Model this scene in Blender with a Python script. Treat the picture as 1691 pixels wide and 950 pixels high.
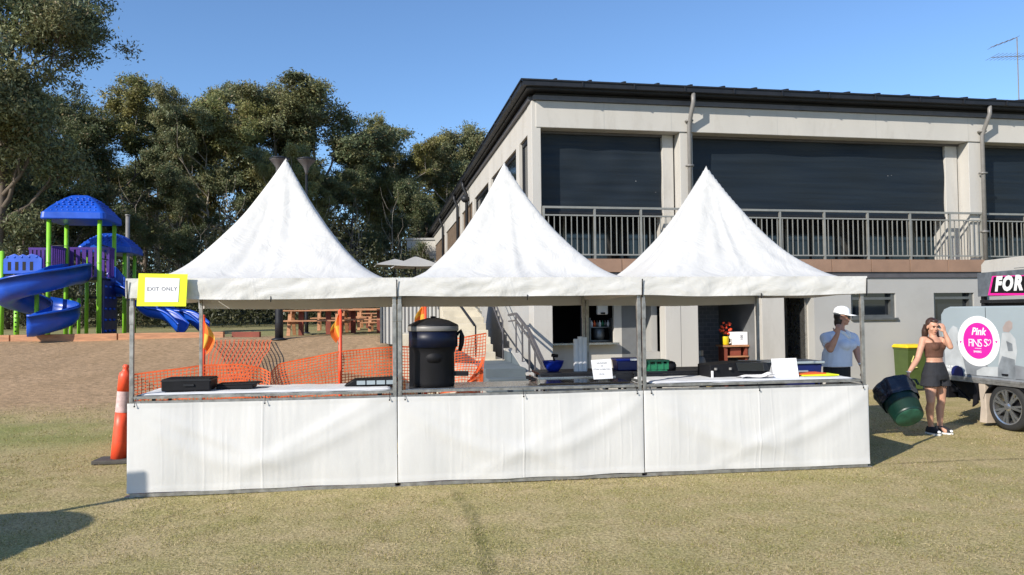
import bpy, math, random
import numpy as np
from mathutils import Vector, Matrix, noise as mnoise
R_ = math.radians
S = bpy.context.scene
for o in list(bpy.data.objects): bpy.data.objects.remove(o)
# ------------------------------------------------------------------ camera
CAM_H, PITCH, ROLL, FPX = 1.8, 1.918, 0.573, 1250.0
cd = bpy.data.cameras.new('camera'); cam = bpy.data.objects.new('camera', cd); S.collection.objects.link(cam)
cd.sensor_width = 36.0; cd.lens = 36.0*FPX/1691.0; cd.clip_start = .05; cd.clip_end = 2000
cam.matrix_world = Matrix.Translation((0, 0, CAM_H)) @ Matrix.Rotation(R_(90+PITCH), 4, 'X') @ Matrix.Rotation(-R_(ROLL), 4, 'Z')
S.camera = cam
# ------------------------------------------------------------------ light
SUN_AZ, SUN_EL = 43.5, 29.4          # the light travels 43.5 degrees to the right of straight ahead
w = bpy.data.worlds.new('World'); S.world = w; w.use_nodes = True
nt = w.node_tree; bg = nt.nodes['Background']
sky = nt.nodes.new('ShaderNodeTexSky'); sky.sky_type = 'NISHITA'; sky.sun_disc = False
sky.sun_elevation = R_(SUN_EL); sky.sun_rotation = R_(180+SUN_AZ)
sky.air_density = 1.0; sky.dust_density = 0.1; sky.ozone_density = 6.0; sky.altitude = 100
nt.links.new(sky.outputs[0], bg.inputs[0]); bg.inputs[1].default_value = 0.142
sl = bpy.data.lights.new('sun', 'SUN'); sl.energy = 4.8; sl.angle = R_(.5); sl.color = (1, .93, .82)
so = bpy.data.objects.new('sun', sl); S.collection.objects.link(so)
ce = math.cos(R_(SUN_EL))
SD = Vector((math.sin(R_(SUN_AZ))*ce, math.cos(R_(SUN_AZ))*ce, -math.sin(R_(SUN_EL))))
so.rotation_euler = SD.to_track_quat('-Z', 'Y').to_euler()
S.view_settings.view_transform = 'Standard'; S.view_settings.look = 'None'; S.view_settings.gamma = 1
S.view_settings.use_curve_mapping = False; S.view_settings.exposure = 0.40
S.cycles.max_bounces = 6; S.cycles.transparent_max_bounces = 8; S.cycles.use_denoising = True
# ------------------------------------------------------------------ measuring helpers (photo pixel at a known depth -> world point)
CR = cam.matrix_world.to_3x3()
def W(px, py, D):
    d = CR @ Vector(((px-845.5)/FPX, -(py-475)/FPX, -1.0)); return Vector((0, 0, CAM_H)) + d*(D/d.y)
def G(px, py, z=0.0):
    d = CR @ Vector(((px-845.5)/FPX, -(py-475)/FPX, -1.0)); return Vector((0, 0, CAM_H)) + d*((z-CAM_H)/d.z)
def PL(px, py, P, n):
    d = CR @ Vector(((px-845.5)/FPX, -(py-475)/FPX, -1.0)); O = Vector((0, 0, CAM_H)); return O + d*((P-O).dot(n)/d.dot(n))
TA = .141; TU = Vector((math.cos(TA), math.sin(TA), 0)); TV = Vector((-TU.y, TU.x, 0)); TP = Vector((-3.85, 7.593, 0)); BAY = 2.664
BA = .175; BU = Vector((math.cos(BA), math.sin(BA), 0)); BV = Vector((-BU.y, BU.x, 0)); BP = Vector((.568, 16.16, 0))
def TL(px, py, t):            # photo pixel -> world point on the plane parallel to the stall fronts, t metres behind them
    return PL(px, py, TP+TV*t, TV)
def TW(s, t, z=0): return TP + TU*s + TV*t + Vector((0, 0, z))
def BW(u, v, z=0): return BP + BU*u + BV*v + Vector((0, 0, z))
# ------------------------------------------------------------------ materials
def lin(c): return tuple(((x/255)/12.92 if x/255 <= .04045 else ((x/255+.055)/1.055)**2.4) for x in c)
def pmat(name, col, rough=.6, metal=0.0, var=.12, scale=6.0, bump=0.0, bscale=60.0, spec=.5, trans=0.0, stretch=(1, 1, 1), detail=4, rvar=.1, dirt=None):
    m = bpy.data.materials.new(name); m.use_nodes = True; t = m.node_tree; N = t.nodes; L = t.links
    b = N['Principled BSDF']; b.inputs['Metallic'].default_value = metal; b.inputs['Specular IOR Level'].default_value = spec
    tc = N.new('ShaderNodeTexCoord'); mp = N.new('ShaderNodeMapping'); mp.inputs['Scale'].default_value = stretch
    L.new(tc.outputs['Object'], mp.inputs[0])
    n1 = N.new('ShaderNodeTexNoise'); n1.inputs['Scale'].default_value = scale; n1.inputs['Detail'].default_value = detail
    L.new(mp.outputs[0], n1.inputs['Vector'])
    mx = N.new('ShaderNodeMix'); mx.data_type = 'RGBA'
    c = Vector(col[:3]); mx.inputs[6].default_value = (*(c*(1-var)), 1); mx.inputs[7].default_value = (*(c*(1+var)), 1)
    mr = N.new('ShaderNodeMapRange'); mr.inputs[1].default_value = .3; mr.inputs[2].default_value = .7
    L.new(n1.outputs[0], mr.inputs[0]); L.new(mr.outputs[0], mx.inputs[0])
    out = mx.outputs[2]
    if dirt:
        n3 = N.new('ShaderNodeTexNoise'); n3.inputs['Scale'].default_value = dirt[1]; n3.inputs['Detail'].default_value = 8; n3.inputs['Roughness'].default_value = .7
        L.new(mp.outputs[0], n3.inputs['Vector'])
        m3 = N.new('ShaderNodeMapRange'); m3.inputs[1].default_value = .52; m3.inputs[2].default_value = .78; m3.inputs[4].default_value = dirt[2]
        L.new(n3.outputs[0], m3.inputs[0])
        x3 = N.new('ShaderNodeMix'); x3.data_type = 'RGBA'; x3.inputs[7].default_value = (*dirt[0], 1)
        L.new(m3.outputs[0], x3.inputs[0]); L.new(out, x3.inputs[6]); out = x3.outputs[2]
    L.new(out, b.inputs['Base Color'])
    r2 = N.new('ShaderNodeMapRange'); r2.inputs[3].default_value = max(.02, rough-rvar); r2.inputs[4].default_value = min(1, rough+rvar)
    L.new(n1.outputs[0], r2.inputs[0]); L.new(r2.outputs[0], b.inputs['Roughness'])
    if bump:
        n2 = N.new('ShaderNodeTexNoise'); n2.inputs['Scale'].default_value = bscale; n2.inputs['Detail'].default_value = 3
        L.new(mp.outputs[0], n2.inputs['Vector'])
        bp = N.new('ShaderNodeBump'); bp.inputs['Strength'].default_value = min(1, bump); bp.inputs['Distance'].default_value = .01
        L.new(n2.outputs[0], bp.inputs['Height']); L.new(bp.outputs[0], b.inputs['Normal'])
    if trans:
        tr = N.new('ShaderNodeBsdfTranslucent'); L.new(out, tr.inputs[0])
        ms = N.new('ShaderNodeMixShader'); ms.inputs[0].default_value = trans
        L.new(b.outputs[0], ms.inputs[1]); L.new(tr.outputs[0], ms.inputs[2]); L.new(ms.outputs[0], N['Material Output'].inputs[0])
    return m
M = {}
M['render'] = pmat('painted_render', (.465, .445, .41), .85, var=.05, scale=1.2, bump=.25, bscale=90, dirt=((.28, .25, .21), 1.6, .5), stretch=(1, 1, .3))
M['render_grey'] = pmat('grey_painted_wall', (.365, .36, .345), .85, var=.05, scale=1.0, bump=.25, bscale=90, dirt=((.26, .24, .21), .9, .3))
M['render_dark'] = pmat('dark_grey_wall', (.14, .145, .15), .8, var=.08)
M['fascia'] = pmat('charcoal_metal', (.014, .015, .019), .5, .2, var=.2)
M['trim'] = pmat('grey_brown_trim', (.10, .095, .10), .5, .2, var=.15)
M['slab'] = pmat('brown_tile', (.27, .165, .11), .55, var=.12, scale=3)
M['rail'] = pmat('grey_painted_steel', (.27, .265, .24), .45, .3, var=.1)
M['pipe'] = pmat('grey_pipe', (.20, .19, .18), .5, .1, var=.1)
M['glass'] = pmat('dark_window_glass', (.012, .016, .022), .08, 0, var=.3, scale=.7, spec=.8, rvar=.04)
M['frame'] = pmat('window_frame_metal', (.17, .175, .17), .4, .6)
M['black'] = pmat('matt_black', (.006, .006, .008), .6, var=.3, spec=.25)
M['slat'] = pmat('brown_slats', (.16, .115, .08), .6, var=.2, scale=3)
M['alu'] = pmat('weathered_aluminium', (.34, .33, .31), .45, .7, var=.25, scale=14, dirt=((.12, .09, .07), 9, .6))
M['timber'] = pmat('timber', (.42, .20, .10), .7, var=.25, scale=3, stretch=(1, 8, 8), bump=.3, bscale=30)
M['timber_red'] = pmat('red_stained_timber', (.20, .045, .025), .7, var=.25, scale=3)
M['concrete'] = pmat('concrete', (.42, .40, .36), .9, var=.12, scale=2, bump=.4, bscale=50, dirt=((.2, .18, .15), 2, .5))
M['conc_shaded'] = pmat('shaded_step_concrete', (.10, .125, .14), .8, var=.12, scale=2)  # darker concrete: shade on the lower steps and curb put into the colour
M['block'] = pmat('limestone_block', (.52, .47, .37), .9, var=.15, scale=3, bump=.5, bscale=30)
M['green_post'] = pmat('lime_green_coating', (.23, .55, .035), .4, var=.06)
M['blue_plastic'] = pmat('blue_plastic', (.007, .07, .46), .36, var=.22, scale=1.7, rvar=.15, dirt=((.05, .12, .42), 5, .35))
M['purple'] = pmat('purple_plastic', (.07, .02, .22), .4, var=.08)
M['mesh_orange'] = pmat('orange_barrier_plastic', (.80, .13, .03), .5, var=.1)
M['orange'] = pmat('faded_orange_plastic', (.84, .085, .03), .45, var=.08, scale=5, dirt=((.35, .06, .03), 12, .5))
M['reflect'] = pmat('reflective_white_band', (.60, .42, .40), .35, var=.2, scale=18)
M['rubber'] = pmat('black_rubber', (.07, .064, .056), .85, var=.2, scale=10, bump=.3)
M['yellow'] = pmat('fluoro_yellow_card', (.78, .86, .015), .6, var=.02)
M['paper'] = pmat('white_paper', (.80, .80, .82), .7, var=.02)
M['ink'] = pmat('grey_ink', (.16, .16, .18), .7)
M['cloth_grey'] = pmat('pale_table_cloth', (.62, .63, .65), .8, var=.05, scale=4, bump=.3, bscale=12)
M['steel'] = pmat('stainless_steel', (.45, .44, .42), .28, .9, var=.15, scale=10)
M['hotplate'] = pmat('black_hotplate', (.02, .018, .017), .12, .3, var=.3, spec=.9)
M['navy'] = pmat('navy_plastic', (.006, .012, .10), .4); M['firebox'] = pmat('dark_enamel', (.003, .006, .022), .45, spec=.3)
M['cobalt'] = pmat('cobalt_plastic', (.008, .03, .33), .35)
M['crate_green'] = pmat('green_plastic', (.015, .16, .075), .45, var=.12)
M['flag_o'] = pmat('flag_orange', (.90, .20, .03), .7, var=.08, trans=.35)
M['flag_y'] = pmat('flag_yellow', (.90, .52, .07), .7, var=.08, trans=.35)
M['skin'] = pmat('skin', (.52, .275, .185), .55, var=.12, scale=14, bump=.15, bscale=120)
M['skin2'] = pmat('fair_skin', (.48, .25, .175), .55, var=.12, scale=14, bump=.15, bscale=120)
M['hair'] = pmat('brown_hair', (.045, .022, .015), .45, var=.4, scale=30, stretch=(1, 1, .2))
M['hair_dark'] = pmat('dark_hair', (.016, .009, .008), .45, var=.4, scale=30)
M['brown_top'] = pmat('brown_ribbed_fabric', (.105, .045, .028), .85, var=.12, scale=40, stretch=(1, 1, .1), bump=.3)
M['black_fabric'] = pmat('black_fabric', (.014, .015, .02), .85, var=.3, scale=20, bump=1, bscale=14)
M['shirt'] = pmat('pale_blue_fabric', (.64, .69, .82), .85, var=.06, scale=6, bump=1, bscale=9)
M['white'] = pmat('white_fabric', (.80, .80, .80), .8, var=.03)
M['white_rubber'] = pmat('white_rubber', (.7, .7, .68), .6)
M['bin_green'] = pmat('olive_bin_plastic', (.055, .085, .02), .5, var=.12)
M['bin_yellow'] = pmat('yellow_bin_plastic', (.72, .52, .015), .45, var=.08)
M['mark_yellow'] = pmat('yellow_paint', (.75, .72, .25), .6)
M['dk_green'] = pmat('dark_green_plastic', (.004, .03, .022), .45, var=.3, scale=5)
M['dk_green2'] = pmat('scuffed_green_plastic', (.022, .11, .07), .6, var=.45, scale=9, detail=6)
M['liner'] = pmat('black_bin_liner', (.01, .01, .02), .25, var=.3, spec=.8, bump=.8, bscale=18)
M['van'] = pmat('blue_grey_panel', (.30, .35, .375), .3, var=.06, scale=1.2)
M['tyre'] = pmat('tyre_rubber', (.018, .018, .018), .8, var=.2, bump=.3)
M['rim'] = pmat('alloy', (.55, .55, .56), .25, .9, var=.08)
M['pink'] = pmat('hot_pink_print', (.86, .015, .33), .45, var=.02)
M['print_white'] = pmat('white_print', (.80, .80, .80), .45, var=.02)
M['dustgrey'] = pmat('dusty_flap', (.42, .35, .28), .8, var=.1)
# ------------------------------------------------------------------ object helpers
COL = S.collection
def tag(o, label=None, cat=None, group=None, kind=None):
    if label: o['label'] = label
    if cat: o['category'] = cat
    if group: o['group'] = group
    if kind: o['kind'] = kind
    return o
def thing(name, label, cat, loc=(0, 0, 0), rz=0.0, group=None):
    o = bpy.data.objects.new(name, None); COL.objects.link(o); o.location = loc; o.rotation_euler = (0, 0, rz); o.empty_display_size = .2
    return tag(o, label, cat, group)
def copy_tree(o, parent=None):
    c = o.copy(); COL.objects.link(c); c.parent = parent
    for ch in o.children: copy_tree(ch, c)
    return c
class MB:
    def __init__(s): s.v = []; s.f = []; s.m = []; s.mi = 0; s.T = None
    def add(s, vs, fs):
        n = len(s.v)
        for p in vs:
            p = Vector(p); s.v.append(s.T @ p if s.T else p)
        s.f += [tuple(n+i for i in f) for f in fs]; s.m += [s.mi]*len(fs); return s
    def box(s, x0, x1, y0, y1, z0, z1):
        return s.add([(x0, y0, z0), (x1, y0, z0), (x1, y1, z0), (x0, y1, z0), (x0, y0, z1), (x1, y0, z1), (x1, y1, z1), (x0, y1, z1)],
                     [(3, 2, 1, 0), (4, 5, 6, 7), (0, 1, 5, 4), (1, 2, 6, 5), (2, 3, 7, 6), (3, 0, 4, 7)])
    def bar(s, a, b, wd, th=None, up=(0, 0, 1)):
        th = th or wd; a = Vector(a); b = Vector(b); d = (b-a).normalized(); u = Vector(up)
        if abs(d.dot(u)) > .95: u = Vector((0, 1, 0))
        x = d.cross(u).normalized(); z = x.cross(d).normalized()
        P = [p+x*i*wd/2+z*j*th/2 for p in (a, b) for i, j in ((-1, -1), (1, -1), (1, 1), (-1, 1))]
        return s.add(P, [(3, 2, 1, 0), (4, 5, 6, 7), (0, 1, 5, 4), (1, 2, 6, 5), (2, 3, 7, 6), (3, 0, 4, 7)])
    def tube(s, pts, rad, seg=8, cap=True, flat=None):
        pts = [Vector(p) for p in pts]; n = len(pts)
        if not hasattr(rad, '__len__'): rad = [rad]*n
        ref = None; V = []
        for i, p in enumerate(pts):
            d = (pts[min(i+1, n-1)]-pts[max(i-1, 0)]).normalized()
            if ref is None:
                ref = Vector((0, 0, 1)) if abs(d.z) < .9 else Vector((0, 1, 0))
            x = d.cross(ref).normalized(); ref = x.cross(d).normalized()
            for k in range(seg):
                a = 2*math.pi*k/seg; r = rad[i]
                V.append(p + x*math.cos(a)*r + ref*math.sin(a)*r*(flat or 1))
        F = [(i*seg+k, i*seg+(k+1) % seg, (i+1)*seg+(k+1) % seg, (i+1)*seg+k) for i in range(n-1) for k in range(seg)]
        if cap: F += [tuple(range(seg))[::-1], tuple(range((n-1)*seg, n*seg))]
        return s.add(V, F)
    def capsule(s, a, b, ra, rb, seg=12):
        a = Vector(a); b = Vector(b); d = (b-a); L = d.length
        d = d/L if L > 1e-6 else Vector((0, 0, 1)); P = []; Rr = []
        for k in (80, 60, 40, 20, 0): P.append(a-d*ra*math.sin(R_(k))); Rr.append(ra*math.cos(R_(k)))
        for k in (0, 20, 40, 60, 80): P.append(b+d*rb*math.sin(R_(k))); Rr.append(rb*math.cos(R_(k)))
        return s.tube(P, Rr, seg)
    def ell(s, c, r, rot=None, seg=16, rings=10):
        c = Vector(c); V = []; rot = rot or Matrix.Identity(3)
        for i in range(rings+1):
            t = math.pi*i/rings
            for k in range(seg):
                a = 2*math.pi*k/seg; V.append(c+rot @ Vector((r[0]*math.sin(t)*math.cos(a), r[1]*math.sin(t)*math.sin(a), r[2]*math.cos(t))))
        F = [(i*seg+k, (i+1)*seg+k, (i+1)*seg+(k+1) % seg, i*seg+(k+1) % seg) for i in range(rings) for k in range(seg)]
        return s.add(V, F)
    def loft(s, rings, cap=True):     # rings: list of lists of points (closed loops)
        n = len(rings[0]); V = [p for r in rings for p in r]
        F = [(i*n+k, i*n+(k+1) % n, (i+1)*n+(k+1) % n, (i+1)*n+k) for i in range(len(rings)-1) for k in range(n)]
        if cap: F += [tuple(range(n))[::-1], tuple(range((len(rings)-1)*n, len(rings)*n))]
        return s.add(V, F)
    def lathe(s, prof, c=(0, 0, 0), seg=24, cap=True):
        c = Vector(c)
        return s.loft([[c+Vector((r*math.cos(2*math.pi*k/seg), r*math.sin(2*math.pi*k/seg), z)) for k in range(seg)] for r, z in prof], cap)
    def grid(s, nx, ny, fn):
        V = [fn(i/nx, j/ny) for j in range(ny+1) for i in range(nx+1)]
        F = [(j*(nx+1)+i, j*(nx+1)+i+1, (j+1)*(nx+1)+i+1, (j+1)*(nx+1)+i) for j in range(ny) for i in range(nx)]
        return s.add(V, F)
    def prism(s, poly, axis, a, b):   # poly 2D extruded along axis 'x','y','z' from a to b
        f = {'x': lambda p, t: (t, p[0], p[1]), 'y': lambda p, t: (p[0], t, p[1]), 'z': lambda p, t: (p[0], p[1], t)}[axis]
        n = len(poly); V = [f(p, a) for p in poly]+[f(p, b) for p in poly]
        return s.add(V, [tuple(range(n))[::-1], tuple(range(n, 2*n))]+[(k, (k+1) % n, n+(k+1) % n, n+k) for k in range(n)])
    def build(s, name, mats, parent=None, smooth=False, bevel=0.0, loc=None, rz=0.0, mods=None):
        me = bpy.data.meshes.new(name); me.from_pydata([tuple(v) for v in s.v], [], s.f)
        if not isinstance(mats, (list, tuple)): mats = [mats]
        for m in mats: me.materials.append(M[m] if isinstance(m, str) else m)
        me.polygons.foreach_set('material_index', s.m)
        if smooth: me.polygons.foreach_set('use_smooth', [True]*len(s.f))
        me.update()
        import bmesh as _b
        bm = _b.new(); bm.from_mesh(me); _b.ops.recalc_face_normals(bm, faces=bm.faces); bm.to_mesh(me); bm.free()
        o = bpy.data.objects.new(name, me); COL.objects.link(o); o.parent = parent
        if loc is not None: o.location = loc
        if rz: o.rotation_euler = (0, 0, rz)
        if bevel:
            b = o.modifiers.new('bevel', 'BEVEL'); b.width = bevel; b.segments = 2; b.limit_method = 'ANGLE'; b.angle_limit = R_(40)
        return o
def frames_rot(x, y, z): return Matrix((x, y, z)).transposed()
def text_mesh(name, txt, size, mat, parent, M4, bold=0.0, shear=0.0, align='CENTER', depth=.002, space=1.0):
    cu = bpy.data.curves.new(name, 'FONT'); cu.body = txt; cu.size = size; cu.align_x = align; cu.align_y = 'CENTER'
    cu.offset = bold; cu.shear = shear; cu.extrude = depth; cu.space_character = space; cu.resolution_u = 3
    o = bpy.data.objects.new(name, cu); COL.objects.link(o)
    dg = bpy.context.evaluated_depsgraph_get(); me = bpy.data.meshes.new_from_object(o.evaluated_get(dg)); me.name = name
    bpy.data.objects.remove(o); me.transform(M4); me.materials.clear(); me.materials.append(M[mat])
    q = bpy.data.objects.new(name, me); COL.objects.link(q); q.parent = parent; return q
# a vertical text plane facing -y in local coords
VERT = Matrix.Rotation(R_(90), 4, 'X')
def remeshed(mb, name, mat, parent=None, voxel=.008, smooth_it=4):
    me = bpy.data.meshes.new('tmp'); me.from_pydata([tuple(v) for v in mb.v], [], mb.f)
    import bmesh as _b
    bm = _b.new(); bm.from_mesh(me); _b.ops.remove_doubles(bm, verts=bm.verts, dist=1e-5); _b.ops.recalc_face_normals(bm, faces=bm.faces); bm.to_mesh(me); bm.free()
    o = bpy.data.objects.new('tmp', me); COL.objects.link(o)
    r = o.modifiers.new('r', 'REMESH'); r.mode = 'VOXEL'; r.voxel_size = voxel; r.use_smooth_shade = True
    sm = o.modifiers.new('s', 'SMOOTH'); sm.iterations = smooth_it; sm.factor = .5
    dg = bpy.context.evaluated_depsgraph_get(); m2 = bpy.data.meshes.new_from_object(o.evaluated_get(dg)); bpy.data.objects.remove(o)
    m2.name = name; m2.materials.clear(); m2.materials.append(M[mat] if isinstance(mat, str) else mat)
    m2.polygons.foreach_set('use_smooth', [True]*len(m2.polygons))
    q = bpy.data.objects.new(name, m2); COL.objects.link(q); q.parent = parent; return q
rnd = random.Random(7)
# ------------------------------------------------------------------ terrain
def sstep(a, b, x):
    t = min(1, max(0, (x-a)/(b-a))); return t*t*(3-2*t)
def terrain(x, y):
    k = min(1, max(0, (y-10.2)/11.0)); e = k*k*(1.6-.6*k) if k < 1 else 1
    h = 1.17*(0.35*e+.65*k)
    h += .012*max(0, y-21.2)*(1 if y < 80 else 0) + (.012*58.8 if y >= 80 else 0)
    edge = -1.75 - .16*(y-13) if y < 40 else -6
    m = 1-sstep(edge-.5, edge+.35, x)
    return h*m - .06*sstep(12, 17, y)*(1-m)
def ground_sheet():
    xs = np.unique(np.concatenate([np.linspace(-400, -40, 12), np.linspace(-40, -16, 30), np.linspace(-16, 16, 160), np.linspace(16, 60, 30), np.linspace(60, 400, 10)]))
    ys = np.unique(np.concatenate([np.linspace(-60, 0, 10), np.linspace(0, 30, 170), np.linspace(30, 90, 40), np.linspace(90, 600, 12)]))
    V = []; nx = len(xs)
    for y in ys:
        for x in xs:
            z = terrain(x, y)
            if 0 < y < 40 and abs(x) < 25: z += .012*mnoise.noise(Vector((x*.8, y*.8, 0)))*min(1, 1) + (.05*mnoise.noise(Vector((x*.3, y*.3, 4))) if y > 12 else 0)
            V.append((x, y, z))
    F = [(j*nx+i, j*nx+i+1, (j+1)*nx+i+1, (j+1)*nx+i) for j in range(len(ys)-1) for i in range(nx-1)]
    m = bpy.data.materials.new('dry_lawn'); m.use_nodes = True; t = m.node_tree; N = t.nodes; L = t.links; b = N['Principled BSDF']
    b.inputs['Roughness'].default_value = .95; b.inputs['Specular IOR Level'].default_value = .15
    geo = N.new('ShaderNodeNewGeometry'); sep = N.new('ShaderNodeSeparateXYZ'); L.new(geo.outputs['Position'], sep.inputs[0])
    def noise(sc, det=6, ro=.6, stretch=None):
        n = N.new('ShaderNodeTexNoise'); n.inputs['Scale'].default_value = sc; n.inputs['Detail'].default_value = det; n.inputs['Roughness'].default_value = ro
        if stretch:
            mp = N.new('ShaderNodeMapping'); mp.inputs['Scale'].default_value = stretch; L.new(geo.outputs['Position'], mp.inputs[0]); L.new(mp.outputs[0], n.inputs['Vector'])
        else: L.new(geo.outputs['Position'], n.inputs['Vector'])
        return n.outputs[0]
    def rng(x, a, b_, c=0, d=1):
        r = N.new('ShaderNodeMapRange'); r.inputs[1].default_value = a; r.inputs[2].default_value = b_; r.inputs[3].default_value = c; r.inputs[4].default_value = d; L.new(x, r.inputs[0]); return r.outputs[0]
    def mix(f, a, b_):
        x = N.new('ShaderNodeMix'); x.data_type = 'RGBA'
        L.new(f, x.inputs[0])
        for i, q in ((6, a), (7, b_)):
            if isinstance(q, tuple): x.inputs[i].default_value = (*q, 1)
            else: L.new(q, x.inputs[i])
        return x.outputs[2]
    def mth(op, a, b_=None):
        x = N.new('ShaderNodeMath'); x.operation = op
        for i, q in enumerate((a, b_)):
            if q is None: continue
            if isinstance(q, (int, float)): x.inputs[i].default_value = q
            else: L.new(q, x.inputs[i])
        return x.outputs[0]
    patch = rng(noise(1.4, 6, .7), .36, .64)
    base = mix(patch, (.43, .37, .155), (.59, .47, .265))
    fine = rng(noise(38, 5, .75), .38, .62)
    base = mix(fine, mix(patch, (.16, .15, .05), (.25, .19, .09)), base)
    fl = rng(noise(70, 3, .7), .55, .72)
    base = mix(fl, base, (.60, .50, .30))
    # the bank: drier and browner, a green flush at its toe
    wob = mth('ADD', sep.outputs[1], mth('MULTIPLY', mth('SUBTRACT', noise(.7, 4), .5), 2.2))
    bank = rng(wob, 11.6, 13.6)
    left = rng(sep.outputs[0], -1.2, 1.0, 1, 0)
    bankc = mix(rng(noise(1.3, 6, .7, (1, .5, 1)), .35, .65), (.50, .335, .20), (.40, .265, .15))
    bankc = mix(rng(noise(16, 4, .7, (.5, 1, 1)), .38, .62), (.25, .175, .10), bankc)
    base = mix(mth('MULTIPLY', bank, left), base, bankc)
    g1 = rng(wob, 9.9, 10.7); g2 = rng(wob, 11.2, 12.4, 1, 0)
    gg = mth('MULTIPLY', mth('MULTIPLY', g1, g2), rng(sep.outputs[0], -3.5, -6, 0, .75))
    base = mix(gg, base, (.20, .215, .07))
    plat = mth('MULTIPLY', rng(wob, 21.3, 23), left)
    base = mix(plat, base, mix(rng(noise(.8), .4, .6), (.24, .23, .10), (.30, .26, .13)))
    # a dark worn line curving through the lawn and a second one on the right
    def line(ax, ay, bx, by, wd, bend=0.0):
        dx, dy = bx-ax, by-ay; ln = math.hypot(dx, dy); ux, uy = dx/ln, dy/ln
        al = mth('ADD', mth('MULTIPLY', mth('SUBTRACT', sep.outputs[0], ax), ux), mth('MULTIPLY', mth('SUBTRACT', sep.outputs[1], ay), uy))
        ac = mth('SUBTRACT', mth('MULTIPLY', mth('SUBTRACT', sep.outputs[0], ax), -uy), mth('MULTIPLY', mth('SUBTRACT', sep.outputs[1], ay), -ux))
        ac = mth('ADD', ac, mth('MULTIPLY', mth('SUBTRACT', noise(2.5, 3), .5), .12))
        if bend: ac = mth('ADD', ac, mth('MULTIPLY', mth('MULTIPLY', al, mth('SUBTRACT', al, ln)), bend))
        f = rng(mth('ABSOLUTE', ac), wd*.4, wd, 1, 0)
        e = mth('MULTIPLY', rng(al, 0, .3), rng(al, ln-.3, ln, 1, 0))
        return mth('MULTIPLY', mth('MULTIPLY', f, e), rng(noise(9, 4), .3, .55))
    l1 = mth('MULTIPLY', line(-.63, 7.9, -.12, 4.4, .08, .03), .6); base = mix(l1, base, (.105, .105, .035))
    l2 = mth('MULTIPLY', line(4.25, 8.86, 9.2, 9.5, .06), .55); base = mix(l2, base, (.09, .085, .035))
    L.new(base, b.inputs['Base Color'])
    bp = N.new('ShaderNodeBump'); bp.inputs['Strength'].default_value = .7; bp.inputs['Distance'].default_value = .025
    L.new(mth('ADD', noise(28, 5, .7), mth('MULTIPLY', noise(5, 3), .8)), bp.inputs['Height']); L.new(bp.outputs[0], b.inputs['Normal'])
    me = bpy.data.meshes.new('ground'); me.from_pydata(V, [], F); me.materials.append(m)
    me.polygons.foreach_set('use_smooth', [True]*len(F))
    o = bpy.data.objects.new('ground', me); COL.objects.link(o); tag(o, kind='structure'); return o
ground_sheet()
# short mown blades, too many to count
def quads_mesh(name, P, mat, col=None, parent=None, n=4):
    """P: (k, n, 3) array of face corner positions"""
    k = P.shape[0]; me = bpy.data.meshes.new(name)
    me.vertices.add(k*n); me.vertices.foreach_set('co', P.reshape(-1).astype(np.float32))
    me.loops.add(k*n); me.loops.foreach_set('vertex_index', np.arange(k*n, dtype=np.int32))
    me.polygons.add(k); me.polygons.foreach_set('loop_start', np.arange(0, k*n, n, dtype=np.int32)); me.polygons.foreach_set('loop_total', np.full(k, n, dtype=np.int32))
    me.materials.append(mat); me.update(calc_edges=True)
    if col is not None:
        a = me.color_attributes.new('tint', 'FLOAT_COLOR', 'POINT')
        c = np.repeat(np.concatenate([col, np.ones((k, 1))], 1), n, axis=0); a.data.foreach_set('color', c.reshape(-1).astype(np.float32))
    o = bpy.data.objects.new(name, me); COL.objects.link(o); o.parent = parent; return o
def tint_mat(name, rough=.7, trans=.35, spec=.3):
    m = bpy.data.materials.new(name); m.use_nodes = True; t = m.node_tree; N = t.nodes; L = t.links; b = N['Principled BSDF']
    a = N.new('ShaderNodeAttribute'); a.attribute_name = 'tint'; L.new(a.outputs[0], b.inputs['Base Color'])
    b.inputs['Roughness'].default_value = rough; b.inputs['Specular IOR Level'].default_value = spec
    tr = N.new('ShaderNodeBsdfTranslucent'); L.new(a.outputs[0], tr.inputs[0]); ms = N.new('ShaderNodeMixShader'); ms.inputs[0].default_value = trans
    L.new(b.outputs[0], ms.inputs[1]); L.new(tr.outputs[0], ms.inputs[2]); L.new(ms.outputs[0], N['Material Output'].inputs[0]); return m
M['blade'] = tint_mat('grass_blades', .8, .3, .15)
M['leaf'] = tint_mat('gum_leaves', .55, .25, .4)
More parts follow.
